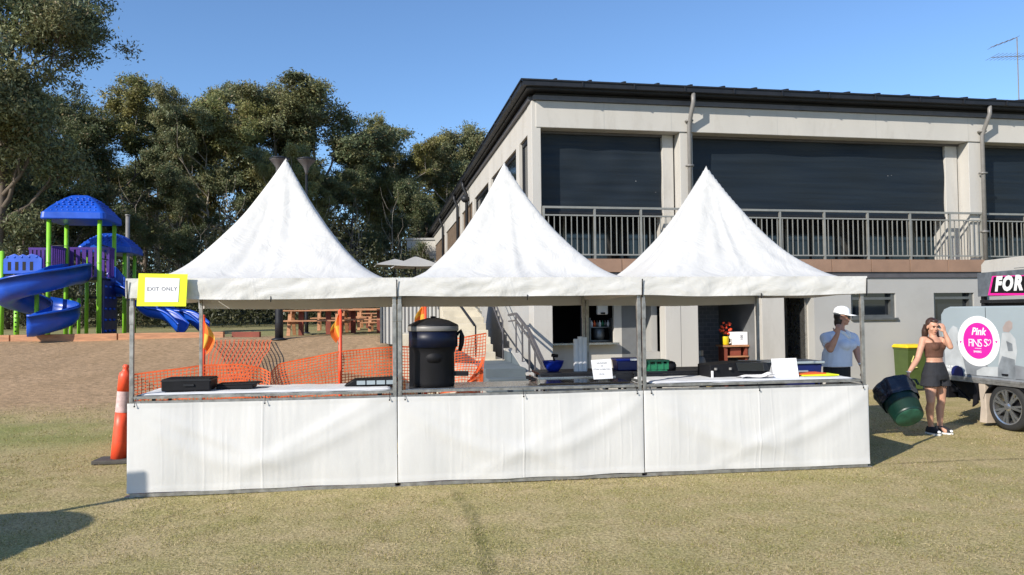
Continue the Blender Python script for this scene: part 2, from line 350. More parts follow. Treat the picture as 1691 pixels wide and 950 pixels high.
def blades():
    r = np.random.default_rng(3); n = 210000
    D = 4.3*np.exp(r.random(n)*math.log(13.5/4.3)); X = (r.random(n)*2-1)*D*.74
    keep = np.ones(n, bool); 
    bas = np.stack([X, D, np.zeros(n)], 1)
    bas[:, 2] = [terrain(x, y) for x, y in bas[:, :2]]
    cl = np.array([mnoise.noise(Vector((x*5, y*5, 0))) for x, y in bas[:, :2]])
    keep = r.random(n) < .55+cl*.9
    bas = bas[keep]; cl = cl[keep]; n = len(bas)
    h = .007+.014*r.random(n)+.005*np.clip(cl, -1, 1); wd = (.0016+.0014*r.random(n))*(bas[:, 1]/5)
    an = r.random(n)*6.283; la = r.random(n)*6.283; ln = h*(.4+1.0*r.random(n))
    dx = np.stack([np.cos(an), np.sin(an), np.zeros(n)], 1)*wd[:, None]
    tip = bas+np.stack([np.cos(la)*ln, np.sin(la)*ln, h], 1)
    P = np.stack([bas-dx, bas+dx, tip], 1)
    k = r.random(n)[:, None]; g = np.array([.27, .25, .075]); s = np.array([.52, .43, .25]); bcol = np.array([.34, .26, .15])
    col = np.where(k < .42, g*(.7+.6*r.random((n, 1))), np.where(k < .8, s*(.7+.5*r.random((n, 1))), bcol))
    tag(quads_mesh('grass', P, M['blade'], col, n=3), 'short dry mown grass blades over the foreground lawn', 'grass', kind='stuff')
blades()
# ------------------------------------------------------------------ clubhouse
ZG, ZBT, ZBB, ZSB, ZST = 6.70, 6.37, 5.79, 2.60, 2.95
club = thing('clubhouse', 'two storey beige clubhouse with a dark metal roof, black blinds and a railed upper balcony', 'building', BP, BA)
LEN, DEP = 20.0, 33.0
def wall(name, mat, *boxes, **k):
    m = MB()
    for b in boxes: m.box(*b)
    return m.build(name, mat, club, **k)
# upper beam: proud of the columns
wall('beam', 'render', (-.02, LEN, 0, .32, ZBB, ZBT), bevel=.012)
# column, window, blind positions of the upper storey
for (u0, u1, v0, v1, z0) in [(-.11, .09, .02, .5, ZST), (2.96, 3.22, .32, .75, ZST), (3.26, 3.56, .03, .5, ZST), (10.2, 10.53, .35, .8, ZST), (10.57, 10.97, .03, .5, ZST), (17.6, 18.0, .03, .5, ZST)]:
    wall('column', 'render', (u0, u1, v0, v1, z0, ZBB-.003 if u0 > 0 else ZBT-.004), bevel=.01)
m = MB()
for u in (1.5, 3.05, 5.6, 8.1, 10.55, 13.0): m.box(u, u+.008, -.002, .02, ZBB+.01, ZBT-.01)
m.build('beam_joint', 'render_grey', club)['kind'] = 'stuff'
# slab band with tiles
sb = wall('balcony_slab', 'slab', *[(max(-.15, u), u+.985, -.08, .3, ZSB+.06, ZST) for u in [x*1.0-.15 for x in range(0, 11)]], bevel=.004)
wall('slab_soffit', 'trim', (-.15, 10.86, -.04, 2.6, ZSB-.07, ZSB+.055))
wall('balcony_floor', 'concrete', (-.10, LEN, .302, 3.0, ZST-.14, ZST-.01))
# inner glazing of the balcony
m = MB(); m.box(.3, LEN, 2.5, 2.6, ZST, ZBB+.3); m.build('glazing', 'glass', club)
m = MB()
for k in range(26): m.box(.4+k*.75, .46+k*.75, 2.43, 2.497, ZST, ZBB)
m.build('window_frame', 'frame', club)
wall('balcony_ceiling', 'trim', (.1, LEN, .33, 2.5, ZBB-.05, ZBB+.02))
# blinds: matt mesh drops with a weight bar
bm_ = bpy.data.materials.new('blind_mesh'); bm_.use_nodes = True
def blind_material():
    m = bm_; t = m.node_tree; N = t.nodes; L = t.links; b = N['Principled BSDF']
    b.inputs['Roughness'].default_value = .5; b.inputs['Specular IOR Level'].default_value = .35
    tc = N.new('ShaderNodeTexCoord'); mp = N.new('ShaderNodeMapping'); mp.inputs['Scale'].default_value = (.25, 1, 5.5); L.new(tc.outputs['Object'], mp.inputs[0])
    n = N.new('ShaderNodeTexNoise'); n.inputs['Scale'].default_value = 1.6; n.inputs['Detail'].default_value = 5; L.new(mp.outputs[0], n.inputs['Vector'])
    r = N.new('ShaderNodeMapRange'); r.inputs[1].default_value = .3; r.inputs[2].default_value = .75; L.new(n.outputs[0], r.inputs[0])
    x = N.new('ShaderNodeMix'); x.data_type = 'RGBA'; x.inputs[6].default_value = (.005, .009, .014, 1); x.inputs[7].default_value = (.012, .018, .025, 1)
    L.new(r.outputs[0], x.inputs[0])
    v = N.new('ShaderNodeTexVoronoi'); v.inputs['Scale'].default_value = 4.0; L.new(tc.outputs['Object'], v.inputs['Vector'])
    rr = N.new('ShaderNodeMapRange'); rr.inputs[1].default_value = .035; rr.inputs[2].default_value = .05; rr.inputs[3].default_value = 1; rr.inputs[4].default_value = 0; L.new(v.outputs['Distance'], rr.inputs[0])
    n2 = N.new('ShaderNodeTexNoise'); n2.inputs['Scale'].default_value = 1.1; L.new(tc.outputs['Object'], n2.inputs['Vector'])
    r2 = N.new('ShaderNodeMapRange'); r2.inputs[1].default_value = .56; r2.inputs[2].default_value = .6; L.new(n2.outputs[0], r2.inputs[0])
    mu = N.new('ShaderNodeMath'); mu.operation = 'MULTIPLY'; L.new(rr.outputs[0], mu.inputs[0]); L.new(r2.outputs[0], mu.inputs[1])
    y = N.new('ShaderNodeMix'); y.data_type = 'RGBA'; y.inputs[7].default_value = (.25, .25, .25, 1); L.new(mu.outputs[0], y.inputs[0]); L.new(x.outputs[2], y.inputs[6])
    L.new(y.outputs[2], b.inputs['Base Color'])
    bp = N.new('ShaderNodeBump'); bp.inputs['Strength'].default_value = .5; bp.inputs['Distance'].default_value = .03; L.new(n.outputs[0], bp.inputs['Height']); L.new(bp.outputs[0], b.inputs['Normal'])
blind_material(); M['blind'] = bm_
def blind(u0, u1, zb):
    m = MB(); nx = int((u1-u0)*6)
    m.grid(nx, 16, lambda s, t: (u0+s*(u1-u0), .40+.018*math.sin(t*9+s*3)*math.sin(s*17), zb+t*(ZBB+.1-zb)))
    b = m.build('blind', 'blind', club, smooth=True)
    w_ = MB(); w_.bar((u0, .40, zb-.02), (u1, .40, zb-.02), .05, .05); q = w_.build('weight_bar', 'fascia', b)
blind(.10, 2.955, 4.02); blind(3.575, 10.19, 4.02); blind(11.0, 17.6, 4.02)
# railing: posts 40 mm, balusters 12 mm
def railing(parent, u0, u1, v, posts, zr=4.06, name='railing'):
    m = MB(); m.bar((u0, v, zr), (u1, v, zr), .055, .045); m.bar((u0, v, zr-.17), (u1, v, zr-.17), .04, .03); m.bar((u0, v, ZST+.09), (u1, v, ZST+.09), .04, .03)
    for p in posts: m.bar((p, v, ZST-.002), (p, v, zr-.02), .045, .045)
    n = int((u1-u0)/.125)
    for k in range(1, n): m.bar((u0+(u1-u0)*k/n, v, ZST+.09), (u0+(u1-u0)*k/n, v, zr-.17), .018, .018)
    return m.build(name, 'rail', parent)
railing(club, .10, 10.84, -.03, [.12, 1.25, 2.3, 3.4, 4.5, 5.6, 6.7, 7.8, 8.9, 9.95, 10.82])
railing(club, 10.99, 17.4, .06, [11.0, 12.1, 13.3, 14.5, 15.7, 17.4])
# roof: low metal hip roof, gutter, fascia
OV = .27
m = MB(); zt = ZG+2.2; q = 8.0
A = [(-OV, -OV, ZG), (LEN+2, -OV, ZG), (LEN+2, DEP, ZG), (-OV, DEP, ZG)]; B_ = [(q, q, zt), (LEN+2, q, zt), (LEN+2, DEP-q, zt), (q, DEP-q, zt)]
m.add(A+B_, [(0, 1, 5, 4), (1, 2, 6, 5), (2, 3, 7, 6), (3, 0, 4, 7), (4, 5, 6, 7), (3, 2, 1, 0)])
k = 0.35
while k < LEN:
    ye = -.1; m.bar((k, -OV-.10, ZG+.022), (k, ye, ZG+.03+2.2*(ye+OV)/(q+OV)), .05, .06); k += .76
k = .8
while k < DEP-2:
    xe = -.1; m.bar((-OV-.08, k, ZG+.022), (xe, k, ZG+.03+2.2*(xe+OV)/(q+OV)), .05, .06); k += .76
m.build('roof', 'fascia', club)
m = MB()
m.box(-OV-.10, LEN+2, -OV-.12, -OV-.003, ZG-.12, ZG+.0); m.box(-OV-.12, -OV-.003, -OV-.002, DEP, ZG-.12, ZG+.0)
m.bar((-OV-.12, -OV-.13, ZG-.005), (LEN+2, -OV-.13, ZG-.005), .03, .03); m.bar((-OV-.13, -OV-.14, ZG-.005), (-OV-.13, DEP, ZG-.005), .03, .03)
k = .9
while k < LEN: m.box(k, k+.03, -OV-.15, -OV-.121, ZG-.12, ZG+.01); k += 1.15
k = .9
while k < DEP-.5: m.box(-OV-.15, -OV-.121, k, k+.03, ZG-.12, ZG+.01); k += 1.15
m.build('gutter', 'fascia', club)
wall('eave_soffit', 'fascia', (-OV, LEN, -OV, .3, ZG-.16, ZG-.10), (-OV, .3, .302, DEP, ZG-.16, ZG-.10))
wall('fascia_trim', 'trim', (-.08, LEN, -.06, .1, ZBT+.003, ZBT+.10), (-.17, .1, .102, DEP, ZBT+.003, ZBT+.10))
wall('wall_head', 'fascia', (-.03, LEN, .01, .2, ZBT+.103, ZG-.162), (-.12, .2, .202, DEP, ZBT+.103, ZG-.162))
# hail of pale flashing at the roof corner
m = MB()
for k in range(5): m.ell((-.05+.13*k, -.15+.03*math.sin(k*2), ZG+.06), (.085, .05, .022), seg=8, rings=5)
m.build('roof_flashing', 'white', club)
# downpipes of the front, with an offset neck
def downpipe(u, z0):
    m = MB(); m.tube([(u, -OV-.06, ZG-.13), (u, -OV-.06, ZG-.32), (u, -.16, ZG-.62), (u, -.08, ZG-.8), (u, -.08, z0)], .048, 12)
    for z in (5.0, 3.6, 6.0): m.box(u-.075, u+.075, -.14, -.02, z, z+.04)
    m.build('downpipe', 'pipe', club, smooth=True)
downpipe(3.44, ZST); downpipe(10.86, ZST)
# ---- side facade (along local y)
zs0 = 1.9
wall('side_beam', 'render', (-.10, .2, .5, DEP-.1, ZBB-.05, ZBT-.003), bevel=.01)
cols = [(1.45, 1.8), (6.0, 6.4), (9.9, 10.3), (13.9, 14.3), (21.0, 21.5), (DEP-.5, DEP-.1)]
for a, b in cols: wall('side_column', 'render', (-.13, .22, a, b, ZSB, ZBB-.053), bevel=.01)
def side_win(a, b):
    m = MB(); m.box(-.02, .03, a, b, 4.1, ZBB-.053); f = m.build('window', 'glass', club)
    k = MB(); k.box(-.05, .01, a, a+.06, 4.1, ZBB-.055); k.box(-.05, .01, b-.06, b, 4.1, ZBB-.055); k.box(-.048, .01, a+.06, b-.06, ZBB-.16, ZBB-.055); k.box(-.048, .01, a+.06, b-.06, 4.1, 4.16)
    k.build('window_frame', 'fascia', f)
side_win(.52, 1.44); side_win(1.82, 5.98); side_win(6.42, 9.88)
wall('side_parapet', 'render', (-.09, .2, .5, 9.89, ZSB-.02, 4.098))
m = MB()
for (a, b) in ((10.32, 13.88), (14.32, 20.98), (21.52, DEP-.52)):
    m.mi = 0; m.box(0, .1, a, b, ZSB, ZBB-.06)
    k = a+.1
    while k < b-.1: m.box(-.06, -.002, k, k+.14, ZSB, ZBB-.06); k += .26
m.build('slatted_screen', 'slat', club)
for v in (11.4, 14.6, 21.7):
    m = MB(); m.tube([(-OV-.06, v, ZG-.13), (-OV-.06, v, ZG-.3), (-.2, v, ZG-.6), (-.2, v, 2.0)], .06, 10); m.ell((-.25, v, ZG-.75), (.16, .16, .14), seg=10, rings=6) if v == 11.4 else None
    m.build('downpipe', 'fascia', club, smooth=True)
# ---- ground floor. side wall and front
wall('side_wall', 'render_grey', (-.08, .2, .5, DEP, -.4, ZSB-.075))
wall('front_column', 'render', (-.12, .30, 0, .5, -.3, ZSB-.073), bevel=.01)
wall('front_wall', 'render', (2.84, 3.2, 0, .35, -.3, ZSB-.073), bevel=.008)
wall('front_wall', 'render', (3.206, 3.61, .01, .35, -.3, ZSB-.073), bevel=.008)
wall('front_wall', 'render', (5.13, 5.68, 0, .35, -.3, ZSB-.073), bevel=.008)
HD = 2.18
wall('door_header', 'render_grey', (.302, 2.838, .01, .25, HD, ZSB-.074), (3.612, 5.128, .01, .25, HD, ZSB-.074), (5.682, 6.42, .01, .25, HD, ZSB-.074))
# wall with two openings 7.35-8.5 and 9.5-10.58
wall('front_wall', 'render_grey', (6.42, 7.35, 0, .25, -.3, ZSB-.073), (8.5, 9.5, 0, .25, -.3, ZSB-.073), (7.35, 8.5, 0, .25, -.3, 1.60), (7.35, 8.5, 0, .25, 2.17, ZSB-.073),
     (10.58, 10.86, 0, .25, -.3, ZSB-.073), (9.5, 10.58, 0, .25, 2.17, ZSB-.073), (9.5, 10.58, 0, .25, -.3, 1.45))
wall('front_wall', 'render_grey', (10.865, LEN, .3, .6, -.3, ZST-.15))
for (a, b, z0) in ((7.35, 8.5, 1.60), (9.5, 10.58, 1.45)):
    m = MB(); m.box(a, b, .16, .19, z0, 2.17); g = m.build('window', 'glass', club)
    m = MB(); m.box(a, a+.07, .05, .158, z0, 2.17); m.box(b-.09, b, .05, .158, z0, 2.17); m.box(a+.07, b-.09, .05, .158, z0, z0+.07); m.box(a+.07, b-.09, .05, .158, 2.02, 2.08)
    m.build('window_frame', 'frame', g)
    m = MB(); m.box(a-.02, b+.02, -.06, .02, z0-.05, z0); m.build('window_sill', 'frame', g)
# recess behind the first opening: kiosk wall with servery window
wall('kiosk_wall', 'render', (.302, 2.1, .8, .9, -.3, 1.06), (.302, .42, .8, .9, 1.062, HD+.1), (1.92, 2.1, .8, .9, 1.062, HD+.1))
wall('kiosk_wall', 'render_dark', (2.103, 2.45, .8, .9, -.3, HD+.3))
wall('servery_ledge', 'steel', (.40, 1.96, .55, .95, 1.07, 1.11))
wall('recess_side', 'render_grey', (2.46, 2.838, .352, .5, -.3, .9), (2.7, 2.836, .5, 3.4, -.3, HD+.3))
wall('recess_door', 'navy', (2.455, 2.695, 2.0, 2.05, -.2, 2.05))
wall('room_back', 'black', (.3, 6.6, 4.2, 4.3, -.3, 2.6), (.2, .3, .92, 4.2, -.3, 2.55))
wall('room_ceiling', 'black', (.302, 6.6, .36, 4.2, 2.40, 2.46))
wall('mullion', 'fascia', (1.14, 1.19, .82, .87, 1.11, HD), (1.24, 1.27, .82, .87, 1.11, HD))
# garage: inner block wall on its right
bmat = bpy.data.materials.new('block_wall'); bmat.use_nodes = True
def blockm():
    t = bmat.node_tree; N = t.nodes; L = t.links; b = N['Principled BSDF']; b.inputs['Roughness'].default_value = .9
    tc = N.new('ShaderNodeTexCoord'); mp = N.new('ShaderNodeMapping'); mp.inputs['Rotation'].default_value = (R_(90), 0, 0); L.new(tc.outputs['Object'], mp.inputs[0])
    br = N.new('ShaderNodeTexBrick'); br.inputs['Scale'].default_value = 2.5; br.inputs['Mortar Size'].default_value = .012; br.inputs['Color1'].default_value = (.12, .13, .16, 1); br.inputs['Color2'].default_value = (.16, .17, .2, 1); br.inputs['Mortar'].default_value = (.25, .26, .28, 1)
    L.new(mp.outputs[0], br.inputs[0]); L.new(br.outputs[0], b.inputs['Base Color'])
blockm(); M['blockw'] = bmat
wall('garage_block_wall', 'blockw', (4.2, 5.5, 2.2, 2.3, -.3, 2.4))
wall('garage_side_wall', 'render_dark', (5.13, 5.25, .352, 2.2, -.3, 2.4))
wall('door_reveal', 'render', (6.42, 6.54, .252, 2.2, -.3, 2.4))
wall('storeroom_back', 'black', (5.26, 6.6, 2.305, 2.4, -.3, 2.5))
wall('metal_door', 'steel', (6.36, 6.417, .30, 1.05, -.1, HD-.05))
# interior things seen through the servery
pd = thing('towel_dispenser', 'white wall dispenser hanging in the upper right of the dark servery window', 'dispenser', BW(1.72, 1.0, 1.9), BA)
m = MB(); m.box(-.13, .13, 0, .12, -.16, .16); m.build('housing', 'white', pd, bevel=.03); m = MB(); m.box(-.05, .05, -.02, .01, -.15, -.11); m.build('slot', 'black', pd)
sh = thing('bottle_shelf', 'small dark shelf of bottles and jars inside the servery window', 'shelf', BW(1.72, 1.15, 1.115), BA)
m = MB(); m.box(-.27, .27, 0, .25, 0, .03); m.box(-.27, .27, 0, .25, .32, .34); m.box(-.28, -.25, 0, .25, 0, .55); m.box(.25, .28, 0, .25, 0, .55); m.build('rack', 'frame', sh)
for k in range(7):
    m = MB(); m.lathe([(.03, .342), (.032, .43), (.012, .46), (.012, .49)], (-.2+k*.066, .1, 0), 10); m.build('bottle', ['white', 'mesh_orange', 'frame', 'white', 'crate_green', 'frame', 'white'][k], sh, smooth=True)
m = MB(); m.lathe([(.11, .032), (.13, .12), (.13, .28), (.09, .31)], (-.03, .1, 0), 16); m.build('jar', 'frame', sh, smooth=True)
# antenna on the roof
an = thing('tv_antenna', 'thin rooftop television antenna with two spiky arms at the right edge', 'antenna', BW(13.9, 6.0, 8.4), BA)
pa = W(1681, 62, 24.0); pb = W(1683, 175, 24.0)
an.location = pb; an.rotation_euler = (0, 0, 0)
h = pa.z-pb.z
m = MB(); m.tube([(0, 0, -.3), (0, 0, h)], .018, 6); m.build('mast', 'pipe', an)
m = MB(); z1 = h*.72; m.tube([(-.85, 0, z1-.02), (1.0, 0, z1+.04)], .012, 5)
for k in range(14): m.tube([(-.8+k*.13, -.35, z1), (-.8+k*.13, .35, z1)], .006, 4)
m.tube([(-.85, 0, h*.86), (0, 0, h)], .012, 5)
for k in range(5): m.tube([(-.8+k*.18, -.25, h*(.865+k*.03)), (-.8+k*.18, .25, h*(.865+k*.03))], .006, 4)
m.build('aerial_arms', 'pipe', an)
# ------------------------------------------------------------------ side stairs with curb, railings
st = thing('concrete_stairs', 'grey concrete stairs with a stepped side curb climbing beside the clubhouse', 'stairs', BP, BA)
m = MB(); ns = 5
for k in range(ns): m.box(-1.35, -.55, -3.0+k*.42, 1.2 if k < ns else 2, -.1 if k == 0 else -.1+k*.165-.02, .065+k*.165)
m.build('lower_flight', 'conc_shaded', st, bevel=.008)
m = MB()
for k in range(11): m.box(-1.75, -.75, 1.25+k*.38, 6.5, .75+k*.16-.02, .75+(k+1)*.16)
m.box(-1.75, -.55, 1.2, 6.5, -.1, .75)
m.build('upper_flight', 'block', st, bevel=.008)
m = MB(); m.prism([(-3.1, -.1), (1.3, -.1), (1.3, .95), (.2, .93), (-1.2, .62), (-2.9, .15), (-3.1, .12)], 'x', -.545, -.42); m.build('curb_wall', 'conc_shaded', st, bevel=.01)
m = MB(); m.bar((-.482, -2.95, .17), (-.482, -1.2, .65), .15, .04); m.bar((-.482, -1.2, .65), (-.482, .2, .955), .15, .04); m.bar((-.482, .2, .955), (-.482, 1.3, .975), .15, .04)
m.build('curb_cap', 'concrete', st)
m = MB()
for a, b in (((-.48, -3.0, .75), (-.48, -1.3, 1.45)), ((-.48, -1.3, 1.45), (-.48, .1, 1.78)), ((-.48, .1, 1.78), (-.48, 1.0, 1.75))):
    m.bar(a, b, .05, .05); m.bar(Vector(a)-Vector((0, 0, .14)), Vector(b)-Vector((0, 0, .14)), .035, .03)
for y in (-2.95, -2.4, -1.85, -1.3, -.6, .1): m.bar((-.48, y, .1+max(0, (y+3)*.26)), (-.48, y, 1.75 if y > 0 else .77+(y+3)*.36), .03, .03)
m.build('handrail', 'trim', st)
m = MB(); m.tube([(-.62, 1.0, 1.6), (-.62, 4.6, 3.1)], .02, 6); m.tube([(-.62, 1.0, 1.35), (-.62, 4.6, 2.85)], .015, 6); m.tube([(-.62, 1.0, 1.65), (-.62, 1.0, .75)], .015, 6); m.build('handrail', 'trim', st)
m = MB(); m.bar((-1.4, -.3, .9), (-1.4, -.3, 1.55), .03, .03); m.bar((-1.42, -.3, 1.55), (-1.9, 4.5, 3.0), .04, .04); m.bar((-1.9, 4.5, 2.0), (-1.9, 4.5, 3.0), .03, .03); m.build('handrail', 'fascia', st)
# blocks on the left of the stairs
wb = thing('retaining_wall', 'low pale block retaining wall left of the grey stairs', 'wall', BP, BA)
m = MB()
for k, (a, b, z) in enumerate([(-1.76, -1.40, .35), (-1.9, -1.42, .75), (-2.1, -1.78, 1.15), (-3.0, -2.12, 1.35)]):
    m.box(a, b, -2.4+k*1.3, -1.15+k*1.3, -.2, z)
m.build('block_course', 'block', wb, bevel=.02)
m = MB(); m.prism([(-2.6, .08), (-1.5, .08), (-1.5, .12), (-2.6, .12)], 'z', -.1, .1)
# corrugated screen fence
cf = thing('corrugated_fence', 'light grey corrugated metal fence behind the orange mesh by the stairs', 'fence', BP, BA)
m = MB(); m.grid(90, 1, lambda s, t: (-3.3+s*1.55, 4.6+.02*math.sin(s*90*math.pi/3), 1.0+t*1.75)); m.grid(90, 1, lambda s, t: (-3.3+s*1.55, 4.63+.02*math.sin(s*90*math.pi/3), 1.0+t*1.75)); m.build('sheet', 'render_grey', cf)
for x_ in (-3.33, -1.75): m = MB(); m.box(x_, x_+.05, 4.56, 4.68, .9, 2.8); m.build('post', 'frame', cf)
# outbuilding beyond the long facade
p = W(672, 397, 44); q = W(711, 397, 44)
ob = thing('plant_room', 'small plain beige block structure at the far end of the clubhouse', 'outbuilding', (p.x, 44, 1.3), 0)
m = MB(); m.box(0, q.x-p.x+.4, 0, 3, 0, p.z-1.3); m.build('wall', 'render', ob)
m = MB(); m.box(-.08, q.x-p.x+.48, -.08, 3.1, p.z-1.3+.003, p.z-1.3+.12); m.build('parapet_cap', 'render_grey', ob)
# ------------------------------------------------------------------ market stalls: three peaked canopies
def canvas_mat():
    m = bpy.data.materials.new('white_canvas'); m.use_nodes = True; t = m.node_tree; N = t.nodes; L = t.links; b = N['Principled BSDF']
    tc = N.new('ShaderNodeTexCoord'); n = N.new('ShaderNodeTexNoise'); n.inputs['Scale'].default_value = 2.2; n.inputs['Detail'].default_value = 7; n.inputs['Roughness'].default_value = .65; L.new(tc.outputs['Object'], n.inputs['Vector'])
    r = N.new('ShaderNodeMapRange'); r.inputs[1].default_value = .35; r.inputs[2].default_value = .75; L.new(n.outputs[0], r.inputs[0])
    x = N.new('ShaderNodeMix'); x.data_type = 'RGBA'; x.inputs[6].default_value = (.655, .645, .62, 1); x.inputs[7].default_value = (.615, .605, .58, 1); L.new(r.outputs[0], x.inputs[0]); L.new(x.outputs[2], b.inputs['Base Color'])
    b.inputs['Roughness'].default_value = .55; b.inputs['Specular IOR Level'].default_value = .3
    n2 = N.new('ShaderNodeTexNoise'); n2.inputs['Scale'].default_value = 2.6; n2.inputs['Detail'].default_value = 5; n2.inputs['Roughness'].default_value = .5; n2.inputs['Distortion'].default_value = 1.2; L.new(tc.outputs['Object'], n2.inputs['Vector'])
    bp = N.new('ShaderNodeBump'); bp.inputs['Strength'].default_value = .6; bp.inputs['Distance'].default_value = .04; L.new(n2.outputs[0], bp.inputs['Height']); L.new(bp.outputs[0], b.inputs['Normal'])
    tr = N.new('ShaderNodeBsdfTranslucent'); tr.inputs[0].default_value = (.62, .50, .36, 1); ms = N.new('ShaderNodeMixShader'); ms.inputs[0].default_value = .10
    L.new(b.outputs[0], ms.inputs[1]); L.new(tr.outputs[0], ms.inputs[2]); L.new(ms.outputs[0], N['Material Output'].inputs[0]); M['canvas'] = m
    m2 = m.copy(); m2.name = 'white_banner'; N2 = m2.node_tree.nodes
    M['banner'] = m2
    for q in N2:
        if q.type == 'MIX': q.inputs[6].default_value = (.64, .632, .615, 1); q.inputs[7].default_value = (.615, .607, .59, 1)
        if q.type == 'BUMP': q.inputs['Strength'].default_value = .12
        if q.type == 'MIX_SHADER': q.inputs[0].default_value = .06
canvas_mat()
ZE, ZP, ZV, HS = 2.17, 3.70, 1.985, .955
def canopy_mesh(seed, sag_low):
    off = seed*13.7; Bh = BAY/2
    def fn(s, t):
        x = (s*2-1); y = (t*2-1)
        # denser sampling towards the rim and the peak
        r = max(abs(x), abs(y)); rr = (abs(x)**9+abs(y)**9)**(1/9); rr = min(rr, 1)*.75+r*.25
        z = ZE+(ZP-ZE)*(max(0, 1-rr)**1.72)
        X = Bh+x*Bh; Y = Bh+y*Bh
        ang = math.atan2(y, x)
        fall = r*(1-r)*4
        nz = mnoise.noise(Vector((ang*2.2+off, r*1.2, off)))*.035*fall          # long folds running down from the peak
        nz += mnoise.noise(Vector((x*3+off, y*3, 2)))*.02*fall + mnoise.ridged_multi_fractal(Vector((x*2.3+off, y*2.3, 1)), .9, 2.1, 3, 1.0, 2.0)*.008*min(1, r*4)*(1-r*.7)
        nz += mnoise.noise(Vector((ang*7+off, r*2.5, 5)))*.018*fall*min(1, r*3)
        seam = min(abs(x), 1) if y < 0 else 1; nz += .012*math.exp(-(seam/.02)**2)*fall
        for qx in (-1, 1): nz += .022*math.exp(-((abs(y)-(1-.55*(1-abs(x))))/.05)**2)*fall*(.5+mnoise.noise(Vector((x*2+off, y, qx))))*.5
        # sag of the panels between the corners
        cx = abs(x) if abs(y) > abs(x) else abs(y); z -= .05*(1-(cx/max(r, 1e-3))**2)*r*(1-r)*2
        return (X, Y, z+nz)
    m = MB(); n = 84; m.grid(n, n, fn); return m
def valance(seed):
    m = MB(); o_ = .018; Bh = BAY
    pts = [(-o_, -o_), (Bh+o_, -o_), (Bh+o_, Bh+o_), (-o_, Bh+o_), (-o_, -o_)]
    out = [Vector((0, -1)), Vector((1, 0)), Vector((0, 1)), Vector((-1, 0))]
    n = 90; off = seed*5.3
    for e in range(4):
        a = Vector(pts[e]); b = Vector(pts[e+1]); nn = out[e]
        def fn(s, t, a=a, b=b, nn=nn, e=e):
            p = a+(b-a)*s; k = math.sin(math.pi*s)**.5
            d = (mnoise.noise(Vector((s*9+off+e*3, t*1.6+s*2, off)))*.020+mnoise.noise(Vector((s*24+off+t*3, t*2.5, e)))*.010)*k
            z = ZE+.012-t*(ZE+.012-ZV) + .012*mnoise.noise(Vector((s*4+off, e, 3)))*t - .022*math.sin(math.pi*s)*(1 if seed != 1 else .3)*t
            if e == 2: z -= .085*t
            q = p+nn*(d+.004*math.sin(t*3.14)+.004); return (q.x, q.y, z)
        m.grid(n, 10, fn)
    return m
CR_ = [[(rnd.uniform(.05, .95), rnd.choice((-1, .0, .4)), rnd.choice((.5, .8, 2)), rnd.uniform(.0004, .0016)) for _ in range(16)] for _ in range(3)]
